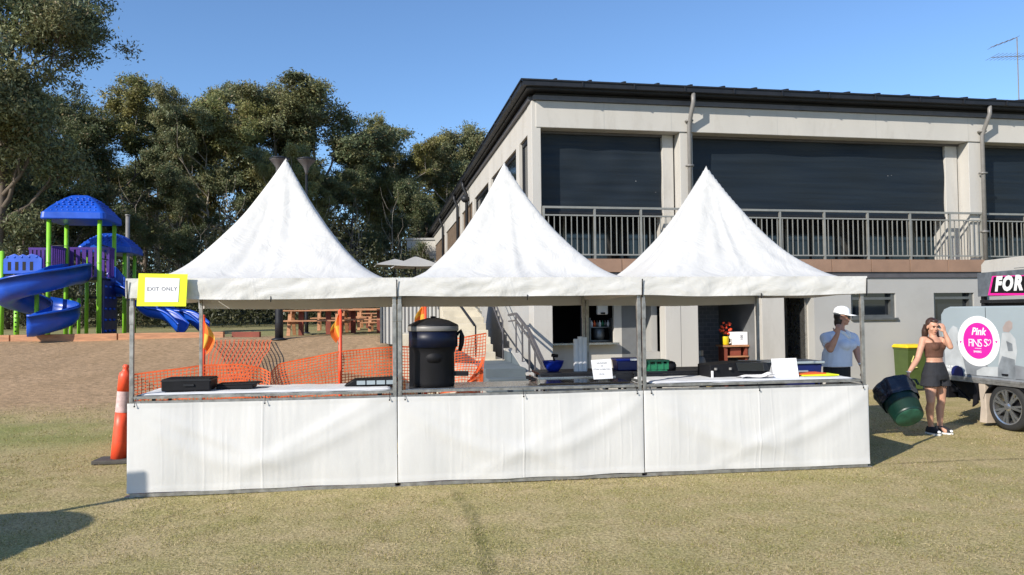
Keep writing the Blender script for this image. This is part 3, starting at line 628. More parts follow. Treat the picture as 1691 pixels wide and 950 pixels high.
def make_tent(i, label):
    t = thing('market_stall', label, 'market tent', TP+TU*(i*BAY), TA, 'white peaked market stalls in a row')
    c = canopy_mesh(i, 0).build('canopy', 'canvas', t, smooth=True)
    v = valance(i).build('valance', 'canvas', t, smooth=True); v.parent = c
    g = .028
    for (x, y) in ((g, g), (BAY-g, g), (g, BAY-g), (BAY-g, BAY-g)):
        m = MB(); m.bar((x, y, .03), (x, y, ZE-.06), .038, .038); m.box(x-.022, x+.022, y-.022, y+.022, 1.72, 1.9); m.box(x-.05, x+.05, y-.05, y+.05, .0, .012); m.build('leg', 'alu', t, bevel=.003)
    m = MB(); a, b = g+.02, BAY-g-.02
    for z in (ZE-.09, ):
        m.bar((a, g, z), (b, g, z), .03, .04); m.bar((a, BAY-g, z), (b, BAY-g, z), .03, .04); m.bar((g, a, z), (g, b, z), .03, .04); m.bar((BAY-g, a, z), (BAY-g, b, z), .03, .04)
    m.bar((g, g, ZE-.1), (BAY-g, BAY-g, ZE-.1), .02, .02); m.bar((BAY-g, g, ZE-.125), (g, BAY-g, ZE-.125), .02, .02)
    m.build('top_frame', 'alu', t)
    m = MB(); m.tube([(BAY/2, BAY/2, ZE-.09), (BAY/2, BAY/2, ZP-.03)], .02, 8); m.build('peak_mast', 'alu', t)
    m = MB(); m.bar((g, g, HS+.030), (BAY-g, g, HS+.030), .03, .026); m.bar((g, g, HS-.02), (BAY-g, g, HS-.02), .03, .03); m.bar((BAY-g, g+.03, HS+.02), (BAY-g, BAY-g, HS+.02), .03, .04); m.build('counter_rail', 'alu', t)
    m = MB(); m.bar((.03, .0, .022), (BAY-.03, .0, .022), .04, .035); m.build('base_rail', 'alu', t)
    off = i*7.7
    def sk(s, q):
        x = .004+s*(BAY-.008); z = .045+q*(HS-.02-.045)
        k = math.sin(math.pi*s)**.4; y = -.022-(.028*mnoise.noise(Vector((s*5+off, q*.8+s*1.5, off)))+.006*mnoise.noise(Vector((s*14+off, q*1.6, 2+off)))+.0012*mnoise.noise(Vector((s*60, q*1.5, off))))*k-.03*math.sin(math.pi*q)*k*.7
        sw = math.sin(math.pi*min(1, max(0, s))); j = mnoise.noise(Vector((s*2, off, 9)))
        y -= .017*math.exp(-((q-(.92-.62*sw+.1*j))/.11)**2)*k + .012*math.exp(-((q-(1.05-1.5*abs(s-.97)))/.09)**2)*k*(.6+j) + .010*math.exp(-((q-(1.0-1.1*s*1.2))/.07)**2)*k*(.6-j)
        for c_ in CR_[i]: y -= c_[3]*math.exp(-((s-c_[0]-.004*math.sin(q*5))/.0035)**2)*min(1, max(0, (q-c_[1])*5))*min(1, max(0, (c_[2]-q)*5))
        y -= .003*(q < .05)+.003*(q > .955)+.0022*(abs(s-(.5 if i else .49)) < .004)
        return (x, min(y, -.004), z+.010*mnoise.noise(Vector((s*5, off, 0)))*(1-q)-.008*math.sin(math.pi*s)*q)
    m = MB(); m.grid(420, 44, sk); s_ = m.build('skirt', 'banner', t, smooth=True)
    for s in (.03, .5, .97):
        m = MB(); m.tube([(s*BAY, -.05, HS-.045), (s*BAY, -.03, HS-.0), (s*BAY, .0, HS+.03)], .003, 5)
        m.ell((s*BAY, -.052, HS-.048), (.009, .006, .009), seg=8, rings=5)
        m.build('tie_cord', 'black', s_)
    m = MB(); z0, z1 = .047, HS-.025     # stitched hems
    m.box(.02, BAY-.02, -.062, -.0595, z0+.03, z0+.034)
    if i == 2:
        def sr(s, q):
            return (BAY+.014+.02*mnoise.noise(Vector((s*5, q, 4)))*math.sin(math.pi*s), s*BAY, .045+q*(HS-.065))
        m = MB(); m.grid(60, 14, sr); m.build('side_skirt', 'banner', t, smooth=True)
    for x in (.0, BAY): m = MB(); m.bar((x, -.03, ZV-.03), (x, -.045, ZE-.01), .012, .004); m.build('strap', 'black', c)
    m = MB(); m.bar((BAY*.52, -.032, ZV-.05), (BAY*.52, -.03, ZV+.01), .008); m.build('strap', 'black', c)
    return t
make_tent(0, 'leftmost white peaked stall, the one with the yellow exit card')
make_tent(1, 'middle white peaked stall, over the black hotplate and its price sign')
make_tent(2, 'rightmost white peaked stall, beside the woman in the white cap')
# tables behind the fronts
def trestle(s0, s1, label, cloth, z=HS+.055, d0=.06, d1=.72):
    t = thing('trestle_table', label, 'table', TW(s0, d0, 0), TA, None); Lh = s1-s0; Dp = d1-d0
    m = MB(); m.box(0, Lh, 0, Dp, z-.035, z-.005); m.build('tabletop', 'frame' if cloth else 'steel', t, bevel=.004)
    for x in (.15, Lh-.15):
        for y in (.06, Dp-.06):
            m = MB(); m.bar((x, y, 0), (x, y, z-.036), .03); m.build('leg', 'fascia', t)
    if cloth:
        def fn(s, q):
            e = min(s, 1-s)*Lh; r = .06; zz = z+.012-(max(0, r-e)/r)**2*.05
            yy = q*Dp*1.03-.02; zz -= (max(0, .05-yy)/.05)**2*.02 if yy < .05 else 0
            return (s*Lh, yy, zz+.008*mnoise.noise(Vector((s*6+s0, q*3, 1)))+.004*mnoise.noise(Vector((s*20, q*8, s0))))
        m = MB(); m.grid(70, 14, fn); c = m.build('tablecloth', 'cloth_grey', None, smooth=True, loc=t.location, rz=TA)
        tag(c, cloth, 'tablecloth')
    return t
ZT = HS+.055
trestle(.06, 2.62, 'long trestle table just behind the front of the leftmost stall', 'pale cloth on the counter of the leftmost stall, under the black boxes')
trestle(2.75, 5.25, 'steel topped table carrying the hotplate in the middle stall', None)
trestle(5.42, 7.9, 'long trestle table just behind the front of the rightmost stall', 'pale cloth on the counter of the rightmost stall, under the plain white card')
# exit sign on the corner of the first canopy
ex = thing('exit_sign', 'fluorescent yellow card with a white page reading exit only, on the left canopy corner', 'sign', TL(268, 478, -.085), TA-.03)
m = MB(); m.prism([(-.243, -.165), (.228, -.172), (.243, .150), (-.225, .160)], 'y', -.003, .003); m.build('card', 'yellow', ex)
m = MB(); m.prism([(-.165, -.125), (.155, -.127), (.168, .108), (-.160, .118)], 'y', -.008, -.004); pg = m.build('page', 'paper', ex)
t_ = text_mesh('lettering', 'EXIT ONLY', .052, 'ink', None, Matrix.Translation((.0, -.0095, .002)) @ VERT, bold=.0005, depth=.0004, space=1.12); t_.parent = pg
# ------------------------------------------------------------------ bollard
bo = thing('bollard', 'orange plastic bollard with a white reflective band on a black rubber base', 'bollard', (-4.90, 9.45, 0), .1)
m = MB(); m.prism([(-.26, -.16), (.22, -.16), (.26, .0), (.22, .16), (-.26, .16)], 'z', 0, .05); m.build('base', 'rubber', bo, bevel=.012)
lean = Matrix.Rotation(R_(4.0), 4, 'Y')
m = MB(); m.T = lean; m.lathe([(.094, .05), (.090, .25), (.087, .42), (.084, .44), (.082, .62)], seg=24); m.build('body', 'orange', bo, smooth=True)
m = MB(); m.T = lean; m.lathe([(.0835, .62), (.079, .88)], seg=24, cap=False); m.build('reflective_band', 'reflect', bo, smooth=True)
m = MB(); m.T = lean; m.lathe([(.080, .879), (.076, 1.06), (.070, 1.10), (.042, 1.125), (.030, 1.16), (.040, 1.18), (.028, 1.205), (.0, 1.21)], seg=24); m.build('cap', 'orange', bo, smooth=True)
# ------------------------------------------------------------------ orange barrier mesh
def mesh_fence(name, label, top, bot, cat='mesh fence', pitch=.05, wid=.013, wav=.02, rows=None, parent=None):
    """top/bot: lists of world points; strands built as thin flat strips"""
    def rs(P, n):
        P = [Vector(p) for p in P]; L = [0]
        for a, b in zip(P, P[1:]): L.append(L[-1]+(b-a).length)
        out = []
        for k in range(n+1):
            d = L[-1]*k/n; i = 0
            while i < len(L)-2 and L[i+1] < d: i += 1
            f = (d-L[i])/max(1e-6, L[i+1]-L[i]); out.append(P[i].lerp(P[i+1], f))
        return out, L[-1]
    _, Lh = rs(top, 10); nx = int(Lh/pitch); T, _ = rs(top, nx); B, _ = rs(bot, nx)
    hgt = max((T[k]-B[k]).length for k in range(nx+1)); nz = rows or max(3, int(hgt/pitch))
    def P(i, j):
        p = B[i].lerp(T[i], j/nz); n_ = mnoise.noise_vector(Vector((i*.09, j*.16, len(label)*.37)))
        return p+Vector((n_.x*wav, n_.y*wav*3, n_.z*wav*.7))
    G_ = [[P(i, j) for j in range(nz+1)] for i in range(nx+1)]
    o = G_[0][0].copy(); m = MB(); h = wid/2
    for j in range(nz+1):
        ww = h*(1.8 if j in (0, nz) else 1)
        V = []
        for i in range(nx+1): hv = (T[i]-B[i]).normalized()*ww; V += [G_[i][j]-o-hv, G_[i][j]-o+hv]
        m.add(V, [(2*i, 2*i+2, 2*i+3, 2*i+1) for i in range(nx)])
    for i in range(nx+1):
        d = (G_[min(i+1, nx)][0]-G_[max(i-1, 0)][0]).normalized()*h*.9
        V = []
        for j in range(nz+1): V += [G_[i][j]-o-d, G_[i][j]-o+d]
        m.add(V, [(2*j, 2*j+2, 2*j+3, 2*j+1) for j in range(nz)])
    q = m.build(name, 'mesh_orange', parent, loc=o); tag(q, label, cat); return q
def gz(v, dz=.03): return Vector((v.x, v.y, terrain(v.x, v.y)+dz))
tp = [W(205, 640, 10.0), W(222, 619, 10.9), W(330, 604, 11.2), W(400, 601, 11.4), W(432, 608, 11.5), W(446, 616, 11.5)]
mesh_fence('mesh_fence', 'orange plastic barrier mesh behind the left stall, from the bollard to the dip', tp, [gz(v) for v in tp], wav=.02)
tp = [W(447, 615, 11.5), W(460, 602, 11.6), W(561, 581, 11.9), W(659, 573, 12.2), W(720, 572, 12.5)]
mesh_fence('mesh_fence', 'orange plastic barrier mesh tied to the second flag pole, rising right', tp, [gz(v) for v in tp], wav=.02)
tp = [W(345, 557, 20.3), W(400, 556, 20.5), W(450, 555, 20.4)]; bt = [W(332, 603, 11.6), W(365, 602, 11.6), W(400, 600, 11.7)]
tp = [gz(v, .06) for v in tp]; bt = [gz(v, .55) for v in bt]
mesh_fence('mesh_fence', 'slumped orange mesh lying up the brown bank behind the left stall', tp, bt, pitch=.11, wid=.03, wav=.05, rows=26)
tp = [W(735, 563, 12.6), W(770, 557, 12.6), W(803, 551, 12.7)]; bt = [W(725, 650, 12.6), W(760, 645, 12.6), W(796, 650, 12.7)]
mesh_fence('mesh_fence', 'orange mesh panel bunched up beside the stairs', tp, bt, pitch=.05, wav=.02)
tp = [W(778, 626, 12.5), W(798, 590, 12.55)]; bt = [W(752, 652, 12.4), W(794, 652, 12.5)]
mesh_fence('mesh_fence', 'folded clump of orange mesh at the foot of the stair side panel', tp, bt, pitch=.022, wid=.012, wav=.03)
# ------------------------------------------------------------------ flag poles
def flag_pole(label, px, D, ytop, ybot, fl, seed, w=.05):
    top = W(px, ytop, D); base = Vector((top.x, top.y, terrain(top.x, top.y)))
    t = thing('flag_pole', label, 'flag pole', base, 0, 'flag poles along the orange mesh'); H = top.z-base.z
    m = MB(); m.tube([(0, 0, 0), (0, 0, H)], .028, 10); m.ell((0, 0, H), (.03, .03, .03), seg=8, rings=6); m.build('pole', 'orange', t, smooth=True)
    # flag hanging in folds: rows of points (dx, z down)
    m = MB(); nx, ny = 14, 24; L_, wd = fl
    def fn(s, q):
        z = H-.04-q*L_; wv = wd*(.25+.75*math.sin(math.pi*min(1, q*1.02))**.8)*(1 if q < .75 else 1)
        x = s*abs(wv)*(1 if wd > 0 else -1); x = (1 if wd > 0 else -1)*s*abs(wd)*(.18+.82*math.sin(math.pi*(.08+.86*q)))
        return (x, -.02+.05*math.sin(s*7+q*2+seed)*s, z-s*s*L_*.28)
    V = [fn(i/nx, j/ny) for j in range(ny+1) for i in range(nx+1)]
    for j in range(ny):
        for i in range(nx):
            a = (i < nx/2); b = (j < ny/2); m.mi = 0 if a == b else 1
            k = len(m.v); m.add([V[j*(nx+1)+i], V[j*(nx+1)+i+1], V[(j+1)*(nx+1)+i+1], V[(j+1)*(nx+1)+i]], [(0, 1, 2, 3)])
    m.build('flag', ['flag_o', 'flag_y'], t, smooth=True)
flag_pole('orange flag pole close behind the left stall back leg, its flag drooping right', 336, 11.35, 523, 640, (.42, .17), 1)
flag_pole('orange flag pole in the middle of the mesh fence, its small flag drooping left', 562, 11.9, 514, 640, (.36, -.15), 2)
flag_pole('flag pole with a bright orange flag behind the black cooker', 702, 12.4, 494, 600, (.40, -.17), 3)
# ------------------------------------------------------------------ things on the counters
def place(name, label, cat, px, py, t, rz=TA, group=None):
    p = TL(px, py, t); return thing(name, label, cat, p, rz, group)
def onc(px, t, z=ZT+.02, base=640):   # point on a counter under pixel column px
    for _ in range(1): p = TL(px, base, t)
    s = (p-TP).dot(TU); return TW(s, t, z)
b = thing('storage_case', 'black rectangular case on the left stall counter', 'case', onc(318, .30), TA+.02)
m = MB(); m.box(-.27, .21, -.15, .2, 0, .125); m.build('body', 'black', b, bevel=.012)
m = MB(); m.box(-.274, .214, -.154, .204, .10, .112); m.build('lid_seam', 'fascia', b)
m = MB(); m.box(-.05, .05, -.165, -.15, .05, .07); m.build('handle', 'fascia', b)
b = thing('electric_grill', 'low black folded grill lying flat beside the black case', 'grill', onc(388, .38), TA)
m = MB(); m.box(-.17, .2, -.1, .15, 0, .035); m.prism([(-.17, .036), (.2, .036), (.27, .05), (.22, .058), (-.17, .05)], 'y', -.1, .15); m.build('body', 'black', b, bevel=.006)
b = thing('muffin_tray', 'dark tray with square bluish cells at the right end of the left stall counter', 'tray', onc(612, .42), TA)
m = MB(); m.prism([(-.28, 0), (.27, 0), (.3, .05), (.27, .075), (-.18, .06)], 'y', -.14, .18); m.build('body', 'black', b, bevel=.01)
m = MB()
for k in range(4):
    m.add([(-.14+k*.105, -.142, .012), (-.05+k*.105, -.142, .012), (-.05+k*.105, -.142, .055), (-.14+k*.105, -.142, .055), (-.14+k*.105, -.148, .012), (-.05+k*.105, -.148, .012), (-.05+k*.105, -.148, .055), (-.14+k*.105, -.148, .055)], [(4, 5, 6, 7), (0, 4, 7, 3), (1, 2, 6, 5), (3, 7, 6, 2), (0, 1, 5, 4)])
m.build('cell', M['van'], b)
# tall black cooker with domed lid
b = thing('patio_cooker', 'tall black cooker with a domed lid, pale band and side handle', 'cooker', onc(716, .34, ZT-.005), TA)
m = MB(); m.lathe([(.225, 0), (.235, .05), (.23, .36), (.25, .42), (.262, .44), (.262, .62), (.272, .63)], seg=28); m.build('body', 'black', b, smooth=True)
m = MB(); m.lathe([(.245, .43), (.2685, .432), (.268, .605), (.245, .607)], seg=28, cap=False); m.build('firebox', 'firebox', b, smooth=True)
m = MB(); m.lathe([(.276, .606), (.280, .612), (.280, .655), (.276, .66)], seg=28); m.build('rim_band', 'pipe', b, smooth=True)
m = MB(); m.lathe([(.278, .662), (.268, .675), (.17, .722), (.06, .748), (.03, .75), (.03, .765), (0, .768)], seg=28); m.build('lid', 'fascia', b, smooth=True)
m = MB(); m.tube([(.26, 0, .56), (.30, -.01, .60), (.315, -.01, .54), (.31, -.01, .46), (.29, 0, .38)], [.02, .025, .03, .028, .02], 8); m.build('side_handle', 'black', b, smooth=True)
m = MB(); m.bar((.1, -.05, .14), (.38, -.08, .135), .08, .05); m.build('ash_tray_lever', 'black', b, bevel=.01)
m = MB(); m.lathe([(.0, .27), (.12, .271), (.13, .33), (.10, .40), (0, .41)], (0, -.12, 0), 20); m.build('vent_dome', 'black', b, smooth=True)
m = MB(); m.box(-.265, -.22, -.04, .04, -.0, .6); m.build('side_rail', 'black', b)
# hotplate
b = thing('hotplate', 'flat glossy black hotplate along the middle stall counter', 'hotplate', TW(4.25, .09, ZT), TA)
m = MB(); m.box(-.05, .96, -.015, .56, -.002, .02); m.build('plate', 'hotplate', b, bevel=.006)
m = MB(); m.box(-.05, .96, .57, .60, 0, .035); m.box(-.075, -.052, 0, .6, 0, .07); m.build('splash_guard', 'steel', b, bevel=.004)
for k in range(3): m = MB(); m.tube([(-.08, .12+k*.17, .05), (-.13, .12+k*.17, .05)], .02, 10); m.build('knob', 'black', b)
def on_floor_stand(label, px, t, d, z, L_=.9):
    q = onc(px, t, 0); tt = thing('folding_table', label, 'table', q, TA)
    m = MB(); m.box(-L_/2, L_/2, -d/2, d/2, z-.03, z); m.box(-L_/2+.01, L_/2-.01, -d/2+.004, -d/2+.016, z-.2, z-.031); m.build('tabletop', 'fascia', tt, bevel=.004)
    for x in (-L_/2+.06, L_/2-.06):
        for y in (-d/2+.05, d/2-.05):
            m = MB(); m.bar((x, y, 0), (x, y, z-.031), .025); m.build('leg', 'fascia', tt)
ZB = 1.07
on_floor_stand('dark folding table behind the hotplate, holding the bowl, cups and blue tubs', 985, 1.25, .6, ZB, 1.55)
b = thing('mixing_bowl', 'cobalt blue plastic bowl on the rear table of the middle stall', 'bowl', onc(914, 1.2, ZB), TA)
m = MB(); m.lathe([(.05, 0), (.07, .004), (.115, .07), (.135, .13), (.143, .132), (.128, .125), (.105, .07), (.06, .02), (0, .018)], seg=24, cap=False); m.build('bowl', 'cobalt', b, smooth=True)
m = MB(); m.tube([(.02, 0, .1), (.0, 0, .2)], .012, 8); m.tube([(-.02, 0, .2), (.06, 0, .19)], .02, 8); m.build('ladle', 'black', b, smooth=True)
for k, (dx, hh) in enumerate([(-.055, .40), (0, .43), (.055, .42)]):
    c_ = onc(952+k*7, 1.12, ZB); tag_l = ['left', 'middle', 'right'][k]
    m = MB(); n = 26
    prof = [(.030, 0)]
    for j in range(n): prof += [(.030, hh*j/n), (.035, hh*(j+.9)/n)]
    m.lathe(prof+[(.0, hh)], seg=14)
    o = m.build('cup_stack', 'cupclear' if 'cupclear' in M else 'cloth_grey', None, smooth=True, loc=c_); tag(o, ['shortest stack of pale cups, left of the three beside the blue bowl', 'tallest stack of pale cups, between two others beside the blue bowl', 'stack of pale cups nearest the price sign'][k], 'cup stack', 'stacks of pale plastic cups')
sg = thing('price_sign', 'small white price card with grey print standing on the hotplate', 'sign', TL(994, 609, .22), TA+.0)
m = MB(); m.prism([(-.095, -.118), (.125, -.112), (.105, .108), (-.125, .098)], 'y', 0, .004); cdp = m.build('card', 'paper', sg)
for k, (tx, sz, z) in enumerate([('SAUSAGES', .026, .062), ('OR', .022, .030), ('STEAK & BACON', .026, -.008), ('$5.50', .026, -.062)]):
    q = text_mesh('lettering', tx, sz, 'ink', None, Matrix.Translation((-.002, -.0012, z)) @ VERT, depth=.0004); q.parent = cdp
b = thing('storage_tub', 'blue lidded tub behind the price card, left of the stall leg', 'tub', onc(1034, 1.2, ZB), TA)
m = MB(); m.prism([(-.13, 0), (.13, 0), (.15, .12), (-.15, .12)], 'y', -.12, .12); m.build('body', 'navy', b, bevel=.01)
m = MB(); m.box(-.16, .16, -.13, .13, .121, .15); m.build('lid', 'cobalt', b, bevel=.008); m = MB(); m.box(.02, .13, -.136, -.131, .122, .148); m.build('label_patch', 'cloth_grey', b)
b = thing('plastic_crate', 'green slotted crate beside the stall leg', 'crate', onc(1083, 1.0, ZB), TA)
on_floor_stand('dark folding table under the green crate and the gas cooker', 1160, 1.2, .62, ZB, 2.0)
m = MB(); m.box(-.125, .125, -.1, .1, 0, .02); m.box(-.14, .14, -.12, .12, .115, .135)
for x in (-.13, -.045, .04, .105): m.box(x, x+.025, -.115, .115, .02, .115)
m.box(-.11, .11, -.105, .105, .02, .09)
m.build('crate_body', 'crate_green', b)
b = thing('black_tub', 'round black tub next to the green crate', 'tub', onc(1104, .98, ZB), TA)
m = MB(); m.lathe([(.09, 0), (.1, .06), (.085, .1), (.05, .115), (0, .12)], seg=20); m.build('body', 'black', b, smooth=True)
b = thing('gas_cylinder', 'grey gas cylinder standing in the dark garage opening', 'gas bottle', BW(3.85, .55, .0), BA)
m = MB(); m.lathe([(.13, 0), (.15, .03), (.15, .66), (.12, .74), (.05, .78)], seg=22); m.build('cylinder', M['render_dark'], b, smooth=True)
m = MB(); m.lathe([(.10, .78), (.10, .9)], seg=16, cap=False); m.lathe([(.02, .78), (.02, .86)], seg=8); m.build('valve_collar', 'frame', b)
# gas cooker / bain marie tray
b = thing('gas_cooker', 'black two burner gas cooker with a glassy tilted front on the right stall counter', 'cooker', onc(1215, .50, ZT+.01), TA)
m = MB(); m.prism([(-.36, .0), (.10, .0), (.40, .04), (.40, .16), (-.05, .17), (-.36, .14)], 'y', -.1, .28); m.build('body', 'black', b, bevel=.01)
m = MB(); m.prism([(-.02, .07), (.42, .06), (.42, .165), (-.05, .172)], 'y', -.125, -.102); m.build('glass_front', 'glass', b, bevel=.004)
for x in (-.3, -.12): m = MB(); m.lathe([(.018, 0), (.018, .025)], (x, -.13, .09), 10); m.build('knob', 'pipe', b)
m = MB(); m.bar((-.34, -.12, .0), (-.34, -.12, .08), .02); m.build('bracket', 'white', b)
b = thing('storage_tub', 'long dark blue tub behind the plain white card', 'tub', onc(1290, 1.1, .82), TA)
m = MB(); m.prism([(-.42, 0), (.42, 0), (.46, .3), (-.46, .3)], 'y', -.2, .2); m.build('body', 'navy', b, bevel=.02)
m = MB(); m.box(-.48, .48, -.23, .23, .301, .335); m.build('rim', M['van'], b, bevel=.01); m = MB(); m.box(.1, .25, -.225, -.203, .17, .22); m.build('label_patch', 'van', b)
on_floor_stand('low dark table under the long blue tub', 1290, 1.1, .5, .82, 1.0)
b = thing('menu_card', 'plain white card leaning upright on the right stall counter', 'card', TL(1298, 608, .25), TA-.08)
m = MB(); m.prism([(-.145, -.125), (.155, -.135), (.125, .115), (-.175, .110)], 'y', 0, .006); m.build('face_card', 'paper', b)
m = MB(); m.add([(-.15, .007, .10), (.12, .007, .10), (.12, .16, -.125), (-.15, .16, -.125), (-.15, .011, .10), (.12, .011, .10), (.12, .165, -.122), (-.15, .165, -.122)], [(0, 1, 2, 3), (7, 6, 5, 4), (0, 4, 5, 1), (1, 5, 6, 2), (2, 6, 7, 3), (3, 7, 4, 0)]); m.build('rear_stay', 'paper', b)
b = thing('paper_sheets', 'crumpled white papers lying left of the plain white card', 'papers', onc(1255, .2, ZT+.025), TA)
m = MB(); m.grid(14, 8, lambda s, t: (-.25+s*.42, -.08+t*.2, .004+.03*s*s+.012*math.sin(s*9+t*5))); m.build('sheet', 'paper', b, smooth=True)
b = thing('folder_stack', 'thin yellow and red folders lying right of the plain white card', 'folders', onc(1348, .33, ZT+.02), TA)
m = MB(); m.box(-.22, .22, -.12, .12, 0, .012); m.build('yellow_folder', 'yellow', b); m = MB(); m.T = Matrix.Rotation(.1, 4, 'Z'); m.box(-.26, .10, -.05, .16, .0125, .026); m.build('red_folder', 'mesh_orange', b)
# garage shelf and its contents
b = thing('garage_shelf', 'orange brown timber shelf in the garage opening', 'shelf', BW(4.50, .6, 0), BA)
m = MB(); m.box(0, .62, 0, .45, .96, 1.0); m.box(.1, .6, 0, .45, .72, .75); m.build('shelf_board', 'timber', b)
m = MB(); m.box(.04, .10, .05, .4, 0, .959); m.box(.54, .6, .05, .4, 0, .959); m.box(.2, .46, .1, .4, .751, .93); m.build('upright', 'timber_red', b)
b = thing('archive_box', 'white box with a small black print on the garage shelf', 'box', BW(4.90, .80, 1.002), BA)
m = MB(); m.box(-.17, .21, -.15, .15, 0, .30); bb_ = m.build('body', 'paper', b, bevel=.006)
text_mesh('lettering', '100', .08, 'ink', b, Matrix.Translation((.06, -.1525, .17)) @ VERT @ Matrix.Rotation(R_(90), 4, 'Z'), bold=.002, depth=.0006)
b = thing('drink_jug', 'yellow jug with a white handle on the garage shelf', 'jug', BW(4.58, .70, 1.002), BA)
m = MB(); m.lathe([(.06, 0), (.075, .02), (.08, .19), (.078, .2)], seg=18); m.build('body', 'bin_yellow', b, smooth=True); m = MB(); m.tube([(.07, -.03, .17), (.12, -.04, .15), (.12, -.04, .06), (.07, -.03, .04)], .012, 8); m.build('handle', 'white', b, smooth=True)
b = thing('flower_bunch', 'bunch of red artificial flowers above the yellow jug', 'flowers', BW(4.66, .84, 1.002), BA)
r5 = random.Random(5)
m = MB()
for k in range(26):
    c = Vector((r5.uniform(-.14, .13), r5.uniform(-.08, .06), r5.uniform(.26, .52))); m.ell(c, (.035, .035, .022), Matrix.Rotation(r5.random()*3, 3, 'X'), 7, 4)
m.build('blooms', 'orange', b, smooth=True)['kind'] = 'stuff'
m = MB()
for k in range(12): m.tube([(0, 0, .0), (r5.uniform(-.1, .1), r5.uniform(-.05, .05), .3)], .004, 4)
m.build('stems', 'bin_green', b); m = MB(); m.lathe([(.05, 0), (.07, .15), (.06, .2)], seg=14); m.build('vase', 'black', b, smooth=True)
# ------------------------------------------------------------------ wheelie bin by the wall
b = thing('wheelie_bin', 'olive green wheelie bin with a yellow lid and a hand painted 4', 'wheelie bin', BW(8.50, -.42, -.05), BA-.05)
m = MB(); m.loft([[(-.22*k, -.26*k+o, z), (.24*k, -.26*k+o, z), (.24*k, .26*k+o, z), (-.22*k, .26*k+o, z)] for k, z, o in ((.80, .05, .05), (.86, .25, .04), (1.0, .93, 0), (1.06, .935, 0), (1.06, .97, 0))]); m.build('body', 'bin_green', b, bevel=.015)
m = MB(); m.prism([(-.30, .972), (.27, .972), (.28, 1.0), (.2, 1.05), (-.24, 1.05), (-.31, 1.0)], 'x', -.26, .28); m.build('lid', 'bin_yellow', b, bevel=.02)
for x in (-.2, .2): m = MB(); m.T = Matrix.Translation((x, .27, .1)) @ Matrix.Rotation(R_(90), 4, 'Y'); m.lathe([(.1, -.03), (.1, .03)], seg=16); m.build('wheel', 'tyre', b); m = MB(); m.tube([(-.2, .33, .98), (.2, .33, .98)], .015, 8); m.build('handle', 'bin_green', b)
m = MB(); F0 = lambda x, z: (x, -.262-.0*z-.012+(.97-z)*.08, z)
for a, c in (((.06-.11, .80), (-.10, .66)), ((-.10, .66), (.03, .66)), ((-.0, .78), (-.0, .58)), ((-.03, .55), (.04, .54)), ((-.05, .52), (-.01, .54))): m.bar(F0(a[0]-.03, a[1]), F0(c[0]-.03, c[1]), .022, .008, up=(0, 1, 0))
m.build('painted_number', 'mark_yellow', b)
# ------------------------------------------------------------------ playground
pgb = W(79, 553, 22.0); GZ = terrain(pgb.x, 22.0)
pg = thing('playground_set', 'blue, lime and purple playground set with two blue roofs, a spiral slide and wavy slides', 'playground', (pgb.x, 22.0, GZ), .2)
PGI = pg.matrix_basis.inverted()
def PW(px, py, D): return PGI @ W(px, py, D)
def post(x, y, h, r=.062, nm='post'):
    m = MB(); m.tube([(x, y, -.1), (x, y, h)], r, 14); m.ell((x, y, h), (r, r, .03), seg=12, rings=5); m.tube([(x, y, h*.62), (x, y, h*.62+.03)], r*1.12, 14); m.build(nm, 'green_post', pg, smooth=True)
a = 1.36
for x, y in ((0, 0), (a, 0), (a, a), (0, a)): post(x, y, 3.55)
def roof(cx, cy, z, wd, h, fl=.28):
    m = MB(); k = wd/2; rings = []
    for q, zz in ((1.0, 0), (1.02, .03), (1.0, .2), (.95, .24), (.80, .25+(h-.25)*.27), (.6, .25+(h-.25)*.58), (.42, .25+(h-.25)*.82), (.30, .25+(h-.25)*.95), (.2, h)):
        c = k*q; r_ = .12*q; P = []
        for sx, sy, a0 in ((1, -1, -90), (1, 1, 0), (-1, 1, 90), (-1, -1, 180)):
            for j in range(4):
                an = R_(a0+30*j); P.append((cx+sx*(c-r_)+r_*math.cos(an), cy+sy*(c-r_)+r_*math.sin(an), z+zz))
        rings.append(P)
    m.loft(rings)
    o = m.build('roof', 'blue_plastic', pg, smooth=False, bevel=.012)
    m = MB()      # moulded scales on the faces
    for side in range(4):
        ca, sa = math.cos(side*math.pi/2), math.sin(side*math.pi/2)
        for row in range(7):
            f = row/7; zz = z+.27+(h-.27)*(1-(1-f)**1.6)*.86; c = k*(.9-.62*f**1.05); n = max(2, int(c*2/.17)); 
            for j in range(n):
                x = -c*.85+(j+.5+(row % 2)*.25)*c*1.7/n
                if abs(x) > c*.85: continue
                X, Y = x, -c*.985
                m.ell((cx+X*ca-Y*sa, cy+X*sa+Y*ca, zz), (.05, .05, .028), seg=6, rings=4)
    m.build('roof_scales', 'blue_plastic', o, smooth=True)['kind'] = 'stuff'
    return o
roof(a/2, a/2, 3.48, 1.72, .80)
p2 = PW(183, 553, 24.6); 
roof(p2.x, p2.y, 2.65, 1.55, .68)
for dx, dy in ((-.55, -.55), (.55, -.55), (.55, .55), (-.55, .55)): post(p2.x+dx, p2.y+dy, 2.68, .055)
m = MB(); DK = 1.8; m.box(.05, a-.05, .05, a-.05, DK-.09, DK); m.build('deck', 'fascia', pg)
m = MB(); m.box(p2.x-.5, p2.x+.5, p2.y-.5, p2.y+.5, 1.2, 1.28); m.box(a-.1, p2.x+.2, .6, p2.y, 1.5, 1.56); m.build('deck', 'fascia', pg)
